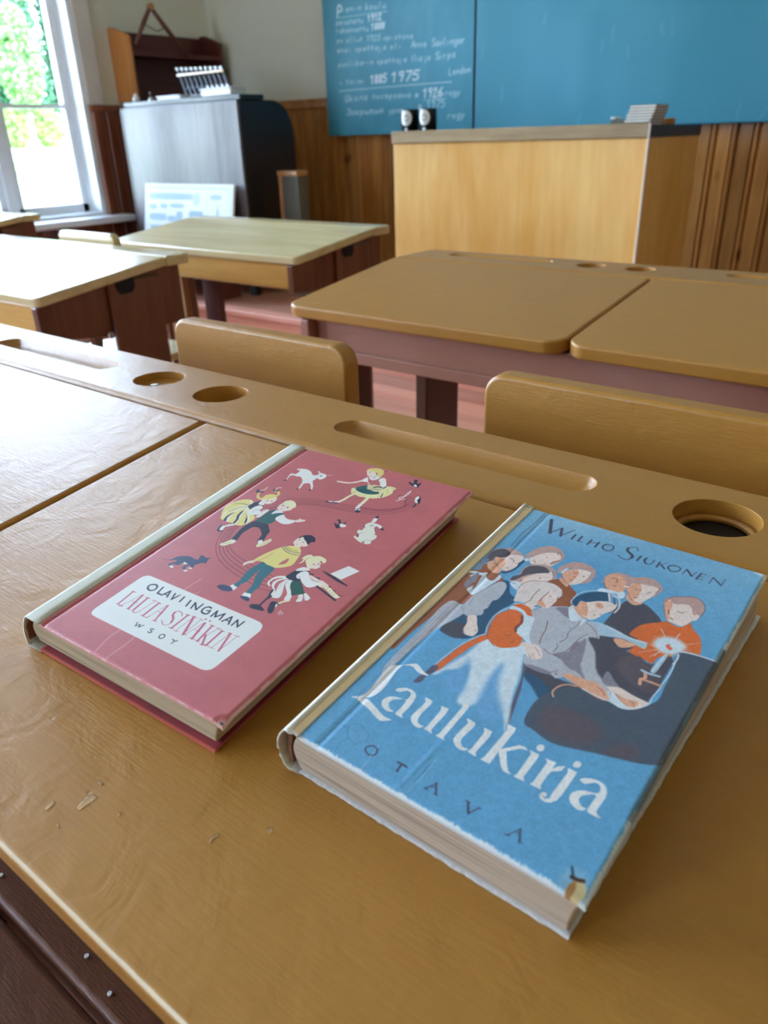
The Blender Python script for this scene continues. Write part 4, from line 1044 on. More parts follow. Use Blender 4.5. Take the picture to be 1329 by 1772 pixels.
fl = [(-54+(i%2)*-4.6+rng0, 17.5+2.15*i, 15.5+h0) for i, (rng0, h0) in enumerate([(0, .6), (.4, 1.5), (-.3, .2), (.2, 1.2), (0, .8), (-.2, 1.6), (.3, .3), (.1, 1.4), (-.2, .7), (.2, 1.2), (0, .5)])]
for i, (x, y, h) in enumerate(fl): tree('fir_tree', 'dense green fir tree in the forest edge beyond the meadow', x, y, gz(x), h, 2.1, LEAF, 20+i, True, 'firs at the forest edge', .5)
tree('birch_tree', 'light green birch with a pale trunk before the firs, seen in the right window leaf', -48.5, 27.6, gz(-48.5), 7.5, 1.3, LEAF2, 41, False, None, 2.0)
for i in range(9):
    x, y = -50.6+.3*math.sin(i*2.3), 21.0+2.2*i
    b = MB(); rng = random.Random(60+i); foliage(b.b, x, y, gz(x)+.02, 2.4, .95, 700, rng, False)
    tag(b.build('bush', BUSH), 'bright green bush at the foot of the firs beyond the meadow', 'bush', 'bushes at the forest edge')

# ------------------------------------------------------------------ the two songbooks
RED_ART = '''P W 0 305,1911 346,1932 385,1934 424,1920 462,1892 491,1907 490,1920 464,1945 466,1952 499,1937 532,1937 553,1926 562,1906 559,1879 545,1863 518,1871 515,1848 515,1827 550,1788 561,1777 586,1734 572,1738 536,1780 507,1794 490,1781 482,1773 495,1735 498,1708 487,1714 465,1768 456,1788 424,1822 394,1836 372,1829 344,1831 329,1824 327,1806 339,1766 332,1770 316,1809 309,1835 315,1849 340,1848 346,1871 338,1901 320,1901
Q N 0 329,1739 325,1758 343,1767 345,1756
Q N 0 477,1697 486,1710 496,1707 494,1692
Q N 0 569,1718 564,1742 586,1734 579,1718
D N 7 521,1905
L W 4 551,1925 568,1936 585,1945
L K 6 481,1928 488,1935
V M 0 1102,808 1006,794 931,804 833,817 774,826 693,848 600,883 521,936 459,1001 411,1091 382,1210 411,1371 455,1485 532,1583 646,1639 754,1665 870,1681 962,1699 1110,1726 1234,1799 1226,1868 1200,1899;1006,909 971,910 824,929 752,942 677,957 605,982 548,1017 498,1069 468,1129 452,1225 465,1341 509,1453 620,1549 691,1586 812,1613 913,1626 1006,1642 1176,1696 1280,1808 1264,1910 1221,1940 1180,1942
P Y 0 230,1268 207,1317 206,1370 222,1406 244,1437 286,1458 319,1456 345,1435 371,1381 430,1351 445,1330 475,1317 486,1287 482,1256 474,1223 457,1200 422,1195 391,1200 346,1194 312,1198 280,1206 256,1238
L W 11 303,1452 329,1435 342,1411
L W 10 338,1393 284,1354 257,1283 273,1232
L W 13 356,1380 317,1352 310,1281 341,1202
L W 14 367,1363 358,1321 384,1269 415,1199
L W 12 382,1349 412,1313 456,1278 476,1238
Q N 0 314,1305 302,1284 295,1251 302,1218 315,1195 337,1196 314,1231 310,1266
Q N 0 350,1350 343,1321 352,1281 378,1244 393,1201 408,1203 396,1246 367,1289
Q N 0 383,1327 416,1300 437,1268 459,1233 468,1239 452,1268 419,1302
L N 4 334,1403 280,1401 231,1371
L N 3 347,1390 296,1352 267,1288
P N 0 337,1400 342,1438 354,1463 369,1479 380,1446 399,1437 427,1444 434,1432 397,1417 383,1394 381,1371 350,1384
P W 0 398,1331 381,1371 384,1410 401,1434 428,1433 443,1411 442,1391 468,1379 477,1354 455,1335 426,1324
L A 3 423,1348 411,1371 424,1389 450,1388
P W 0 380,1446 375,1478 407,1472 423,1449 400,1441
P W 0 408,1198 384,1182 370,1161 349,1142 355,1124 381,1106 391,1115 381,1145 398,1168 417,1189
L N 12 347,1149 357,1115 372,1097 396,1104
L M 4 429,1192 433,1159 436,1125
P B 0 350,1516 348,1546 366,1571 392,1581 418,1575 451,1545 435,1529 428,1509 392,1499 370,1495 344,1489 309,1502 284,1537 279,1558 290,1555 310,1526 336,1508
P S 0 368,1486 370,1511 405,1517 419,1552 443,1548 458,1526 457,1494 439,1469 409,1469
L B 17 422,1577 418,1598 397,1615 372,1614
Q N 0 257,1551 246,1577 257,1587 275,1568 306,1580 309,1565 285,1557 270,1545
Q N 0 343,1623 344,1640 368,1624 387,1638 389,1619 362,1609
L S 7 273,1571 291,1596 287,1631
L S 7 365,1623 356,1655 381,1667
D N 5 406,1502 438,1509
P N 0 511,1292 564,1288 604,1292 641,1263 671,1238 682,1202 699,1164 706,1141 682,1142 677,1119 668,1134 651,1185 623,1212 586,1234 546,1230 534,1192 532,1143 553,1072 520,1061 516,1066 502,1119 486,1180 489,1238
P C 0 488,997 503,1025 518,1064 548,1070 561,1050 542,1020 519,991
Q W 0 520,1061 548,1070 557,1051 536,1050
P C 0 706,1082 699,1104 714,1133 729,1177 747,1173 750,1145 739,1106 721,1081
Q W 0 675,1131 695,1149 715,1127 700,1105
Z G 3 501,998 512,1017 527,1025 535,1042
Z G 3 714,1093 722,1110 731,1125 740,1166
P W 0 472,1323 477,1354 472,1396 496,1424 500,1356 496,1324
L S 6 466,1382 466,1408 481,1419
P T 0 506,1287 507,1348 510,1425 540,1436 547,1395 568,1416 610,1429 615,1413 599,1382 605,1357 621,1337 617,1310 598,1293 564,1288
P W 0 543,1389 539,1432 569,1447 600,1438 581,1423 558,1405
P W 0 602,1363 603,1399 622,1420 649,1402 686,1393 730,1402 740,1386 722,1352 688,1337 645,1342
P S 0 732,1399 743,1419 747,1434 759,1428 785,1434 790,1420 767,1397 746,1389
P C 0 529,1509 520,1546 547,1572 579,1569 609,1551 629,1520 622,1498 626,1481 595,1484 555,1507
P S 0 528,1460 518,1503 528,1531 561,1511 601,1505 623,1483 611,1466 589,1447 562,1444
L C 10 531,1533 575,1518 613,1508
D N 6 543,1500 584,1498
D F 4 560,1465
P Y 0 791,969 802,1034 824,1094 849,1143 874,1170 913,1188 952,1189 988,1158 1005,1123 1020,1075 1025,1035 998,1001 963,977 933,967 898,966 857,983 818,974 805,958
P K 0 950,1006 951,1044 964,1079 978,1059 981,1030 964,1014
L J 4 851,1148 902,1124 951,1119 995,1130
L J 4 859,1160 906,1139 947,1139 988,1153
L J 3 873,1166 918,1151 961,1159
L O 8 855,1153 904,1131 950,1128 991,1142
L K 3 808,961 831,1003 845,1061 840,1077
P S 0 907,1194 941,1209 952,1189 934,1189 916,1184
P S 0 884,1211 876,1240 879,1268 893,1289 923,1265 936,1265 958,1258 980,1230 969,1211 944,1204 922,1192
P N 0 880,1262 884,1294 911,1315 939,1320 978,1301 994,1270 981,1270 974,1253 976,1234 944,1256 919,1269 894,1286 889,1270
D N 4 896,1252 932,1243
D F 4 913,1210
P S 0 764,911 762,932 776,955 791,968 810,956 795,940 780,923 781,908
P U 0 852,984 893,975 951,971 965,936 968,885 976,849 998,798 996,763 1000,732 967,730 954,780 940,817 912,860 896,911 900,940 889,895 895,851 901,807 890,773 890,741 855,748 857,789 848,825 836,866 835,913 845,955
Q W 0 843,724 847,749 890,741 891,710
Q W 0 961,702 957,728 1001,735 1021,705
P V 0 784,691 781,707 803,722 830,725 850,728 884,712 875,694 839,682 804,685
P V 0 963,687 971,699 999,707 1018,704 1032,681 1005,678
L N 14 1083,815 1097,775
L N 19 1108,776 1107,750
L N 13 1105,752 1109,689
P N 0 1059,662 1073,678 1106,688 1154,672 1154,659 1120,651 1081,647
P W 0 1066,945 1027,926 1007,895 1009,856 1023,840 1051,831 1026,853 1019,873 1028,901 1053,920 1093,929
P W 0 1088,928 1050,910 1037,877 1046,848 1070,827 1087,819 1098,787 1101,780 1111,783 1101,816 1072,839 1057,865 1059,895
P W 0 1101,929 1085,914 1079,877 1089,848 1104,818 1118,770 1157,778 1152,811 1130,849 1106,886
P W 0 1125,928 1105,926 1107,898 1115,880 1148,853 1177,825 1192,784 1221,790 1212,823 1184,851 1145,885
L A 2 1081,909 1089,877 1107,842
P X 0 1137,898 1129,927 1159,950 1207,919 1242,888 1263,878 1232,852 1206,830 1177,858
P W 0 1238,848 1254,865 1282,829 1282,813 1260,801 1252,829
P W 0 1256,872 1266,880 1304,863 1312,849 1298,832
L C 14 1221,790 1200,767 1189,742
Q W 0 1180,729 1182,741 1195,732 1196,712
L N 7 1170,745 1198,737
P N 0 1170,681 1150,718 1146,740 1167,749 1187,722 1207,686 1209,667 1192,662
P N 0 1065,941 1069,976 1076,1006 1120,1025 1149,1041 1161,1032 1134,1023 1118,1003 1124,977 1156,959 1156,949 1143,935 1121,931 1097,930
P W 0 1076,1012 1081,1036 1099,1055 1128,1056 1146,1045 1124,1030 1092,1012
P C 0 1049,1068 1062,1083 1060,1115 1062,1138 1077,1156 1064,1167 1040,1154 1032,1128 1035,1108 1041,1117 1053,1093
P S 0 1123,1077 1121,1100 1125,1120 1145,1137 1165,1124 1169,1108 1181,1099 1169,1072 1148,1067 1140,1056 1148,1042 1122,1043 1116,1064
P C 0 1067,1107 1064,1136 1080,1158 1104,1177 1138,1177 1167,1168 1179,1150 1173,1134 1150,1146 1142,1136 1128,1116 1124,1096 1123,1077 1118,1062 1091,1084
L N 5 1154,1110 1154,1121
D K 6 1131,1102
L N 9 1168,1024 1192,1026
L N 11 1208,1011 1243,1014
L N 10 1268,999 1300,999
L N 12 1278,953 1339,937 1439,908
Q N 0 1330,993 1355,982 1337,980
Q N 0 1366,971 1395,970 1386,963
Q N 0 1415,952 1460,955 1433,945
P Z 0 1267,975 1290,988 1328,981 1357,975 1407,953 1444,941 1428,921 1379,937 1321,960 1289,959
Z J 2 1300,965 1299,981
Z J 2 1319,962 1320,976
Z J 2 1341,955 1339,973
Z J 2 1363,947 1361,965
Z J 2 1382,941 1381,957
Z J 2 1402,934 1401,949
P S 0 1178,1012 1211,1013 1259,1005 1282,1006 1336,985 1308,975 1273,978 1239,988 1210,989
P W 0 1114,971 1110,992 1118,1018 1137,1031 1155,1029 1184,1004 1213,985 1237,987 1263,985 1274,967 1266,947 1246,927 1218,926 1175,947 1152,963 1136,957
L A 2 1150,965 1133,976 1122,973
L J 2 1213,985 1252,984 1253,1002
Q N 0 1213,1076 1231,1079 1316,1065 1424,1037 1417,1030 1336,1041 1264,1059
Q W 0 1270,1077 1318,1180 1401,1170 1356,1061
L W 3 1237,685 1241,690 1239,710
L W 3 1253,676 1249,699 1266,693 1260,687
L S 18 674,1897 709,1903 750,1912 787,1939 814,1973
P W 0 810,1979 819,2025 833,2016 855,1982 833,1967
L W 6 826,2021 857,1979 890,1956
P S 0 780,2077 770,2097 803,2118 840,2095 862,2064 845,2047 822,2040 805,2047
P W 0 827,2034 849,2049 865,2099 894,2072 901,2043 884,2014 859,2009
P B 0 765,2090 761,2122 784,2143 822,2158 863,2149 890,2121 897,2082 896,2057 871,2077 850,2100 818,2105 782,2107
L N 7 882,2129 892,2148
L J 4 870,2031 864,2048 866,2079
D N 5 795,2089
P C 0 830,1837 813,1868 832,1881 897,1951 998,1980 1043,1995 1079,1986 1075,1957 1088,1932 1081,1890 1055,1850 1005,1819 957,1810 915,1803 878,1815 849,1815
P W 0 914,2025 914,2058 939,2063 966,2035 1006,1976 971,1966 938,2005
Q Y 0 849,1815 839,1841 867,1848 871,1811
Q Y 0 894,1831 909,1835 923,1811 911,1809
Q Y 0 930,1826 949,1844 954,1812 935,1814
Q Y 0 967,1838 986,1863 1005,1819 975,1816
Q Y 0 1007,1898 1015,1918 1045,1845 1030,1841
Q Y 0 1023,1945 1032,1966 1070,1931 1077,1896 1064,1881 1050,1920
Q B 0 1033,1990 1079,1986 1063,1966
Q N 0 1048,1854 1036,1889 1032,1911 1047,1880 1055,1857
P T 0 838,1873 842,1899 879,1938 916,1913 964,1899 1003,1903 1010,1880 983,1862 954,1850 910,1847 866,1855
P O 0 901,1909 902,1946 931,1969 982,1964 1007,1968 1007,1929 984,1897 936,1900
L J 14 940,1938 960,1956 981,1959
L J 12 1001,1957 1006,1976
L J 4 936,1900 950,1919 990,1928
L C 20 879,1831 860,1782 853,1732 842,1698
L W 18 844,1699 819,1680
L N 12 760,1665 792,1666 811,1672 839,1678
L W 10 781,1673 802,1677
L C 23 978,1836 985,1771 987,1727
L W 24 987,1724 991,1689
P N 0 989,1662 987,1679 1021,1682 1034,1653 1018,1644
D W 8 996,1669 1016,1676
L W 6 1162,1864 1175,1871 1178,1918 1178,1971 1179,2003 1187,1984 1184,1929 1159,1908 1167,1889 1194,1896 1196,1912
L M 5 1153,1897 1144,1923 1154,1940
P N 0 1109,2085 1110,2098 1137,2084 1139,2101 1123,2125 1129,2136 1149,2134 1156,2110 1173,2098 1185,2121 1193,2089 1194,2054 1169,2057 1135,2067
P W 0 1160,2064 1160,2084 1180,2074 1187,2058
P W 0 1268,1913 1255,1943 1256,1967 1266,1968 1282,1942 1298,1898 1284,1899
P N 0 1279,1926 1278,1948 1281,1957 1299,1936 1313,1891 1297,1905
L N 13 1295,1889 1300,1855
L N 4 1248,1966 1263,1976 1282,1957
P N 0 969,1490 993,1486 1002,1491 976,1518 959,1522 981,1535 1002,1511 1023,1516 1025,1541 1034,1507 1023,1498 1013,1489 1028,1470 1046,1459 1029,1463 1017,1447
P W 0 1007,1493 1023,1505 1055,1495 1052,1479 1031,1471
P E 0 1167,1524 1182,1545 1220,1552 1251,1521 1266,1496 1282,1494 1293,1470 1286,1434 1296,1414 1283,1397 1263,1396 1253,1410 1245,1393 1199,1407 1168,1423 1165,1435 1194,1431 1179,1456 1158,1468 1148,1486 1155,1500 1170,1498
P E 0 1154,1544 1153,1571 1165,1591 1187,1596 1205,1585 1220,1558 1203,1539 1173,1533
P W 0 1171,1594 1159,1623 1160,1645 1173,1651 1185,1630 1187,1603
P W 0 1194,1593 1218,1595 1250,1588 1264,1568 1250,1564 1225,1575 1212,1568
Q N 0 1154,1645 1155,1663 1171,1675 1180,1645
Q N 0 1262,1554 1258,1582 1292,1556
D N 5 1153,1543
L V 6 1187,1561 1198,1573
L A 3 1176,1454 1181,1477 1196,1485
L N 6 1173,1459 1185,1432
L N 6 1242,1402 1252,1411
L N 4 1228,1549 1253,1522
L A 3 1249,1421 1264,1435 1286,1434
P V 0 284,731 300,730 323,733 343,750 354,785 381,806 422,822 467,817 489,823 476,854 482,867 491,863 528,860 549,872 545,854 556,829 562,819 535,808 521,785 514,769 526,753 512,749 493,757 479,743 494,721 489,712 465,723 463,740 471,751 435,756 426,729 400,722 386,717 389,700 377,700 361,713 380,739 377,759 346,739 315,726
P W 0 384,701 402,707 416,699 411,690 393,693
P W 0 490,709 510,720 518,710 505,702
P W 0 500,739 522,748 524,738 508,734
Q W 0 431,769 473,762 442,748
Q H 0 320,524 323,552 337,571 362,579 1173,588 1209,586 1233,576 1245,561 1254,536 1243,241 1237,218 1219,201 1190,194 388,187 352,189 334,196 323,210 317,232
C N 11 436,495 427,521 452,537 476,530 486,505 468,487
Z N 11 512,542 524,491 548,491
Z N 11 560,489 577,539 601,493
Z N 8 565,502 594,508
Z N 10 619,536 640,490 654,539
Z N 11 688,540 696,500
Z R 11 388,434 401,322
Z R 4 388,318 435,319 431,336
Z R 4 379,432 409,435
Z R 13 464,438 487,321
Z R 3 458,437 428,312
Z R 3 453,375 492,378
Z R 4 410,312 443,318
Z R 4 476,318 506,321
L R 12 510,436 518,360 523,326
L R 5 523,326 533,316 554,319 563,341
Z R 3 563,341 569,438
Z R 4 494,434 527,437
Z R 4 550,435 580,440
Z R 12 603,436 608,324
Z R 4 594,318 643,320 641,338
Z R 4 590,435 619,437
Z R 12 664,444 698,325
Z R 3 657,443 643,318
Z R 3 656,384 691,387
Z R 4 683,322 713,326
L R 5 801,422 782,439 754,441 743,425
L R 12 743,425 752,403 776,385 790,357
L R 4 790,357 787,333 761,326 736,342
Z R 4 731,344 753,333
Z R 11 825,443 826,328
Z R 4 809,442 840,445
Z R 4 809,326 842,329
Z R 3 865,446 861,327
Z R 13 865,446 919,328
Z N 6 628,270 641,245 654,267 665,247 676,272
L N 6 753,275 736,274 741,263 758,258 754,247 737,248
C N 6 824,249 817,265 831,275 846,268 847,252 835,245
Z N 6 900,273 921,267 931,277
Z N 6 921,267 919,247
L F5 3 593,185 589,138 595,90 616,15
L F5 3 691,218 711,163 712,91 706,9
L F5 3 649,701 640,625 639,582 675,468 694,390 691,310
L F4 2 159,449 228,487 272,538
L F5 2 731,624 721,576
Z N 11 744,535 757,491
Z N 10 795,491 781,535 830,494 829,545
L N 10 895,544 875,545 860,527 866,501 890,493 910,502 905,525
Z N 8 906,528 888,518
Z N 10 942,496 941,543 965,502 994,546 1003,500
Z N 10 1024,496 1045,547 1071,496
Z N 7 1030,512 1063,515
Z N 9 1092,497 1090,543 1128,502 1130,550
Z R 4 856,321 878,328
Z R 4 852,448 883,450
Z R 3 916,453 917,323
Z R 3 903,452 931,454
Z R 13 865,448 919,324
Z R 13 955,441 985,325
Z R 3 949,440 929,326
Z R 3 950,379 983,381
Z R 4 919,324 938,330
Z R 4 967,324 1001,328
D R 6 935,466 967,466
Z R 11 1005,446 1024,325
Z R 4 989,446 1020,447
Z R 4 1009,324 1036,329
Z R 3 1052,446 1026,364
Z R 11 1028,380 1066,318
Z R 4 1037,445 1065,449
Z R 4 1051,317 1084,322
Z R 11 1081,442 1087,325
Z R 4 1066,441 1096,443
Z R 4 1071,325 1105,328
Z R 3 1129,449 1125,324
Z R 12 1134,448 1173,328
Z R 3 1179,450 1173,328
Z R 4 1119,448 1142,450
Z R 4 1162,449 1192,453
Z R 3 1113,324 1139,328
'''
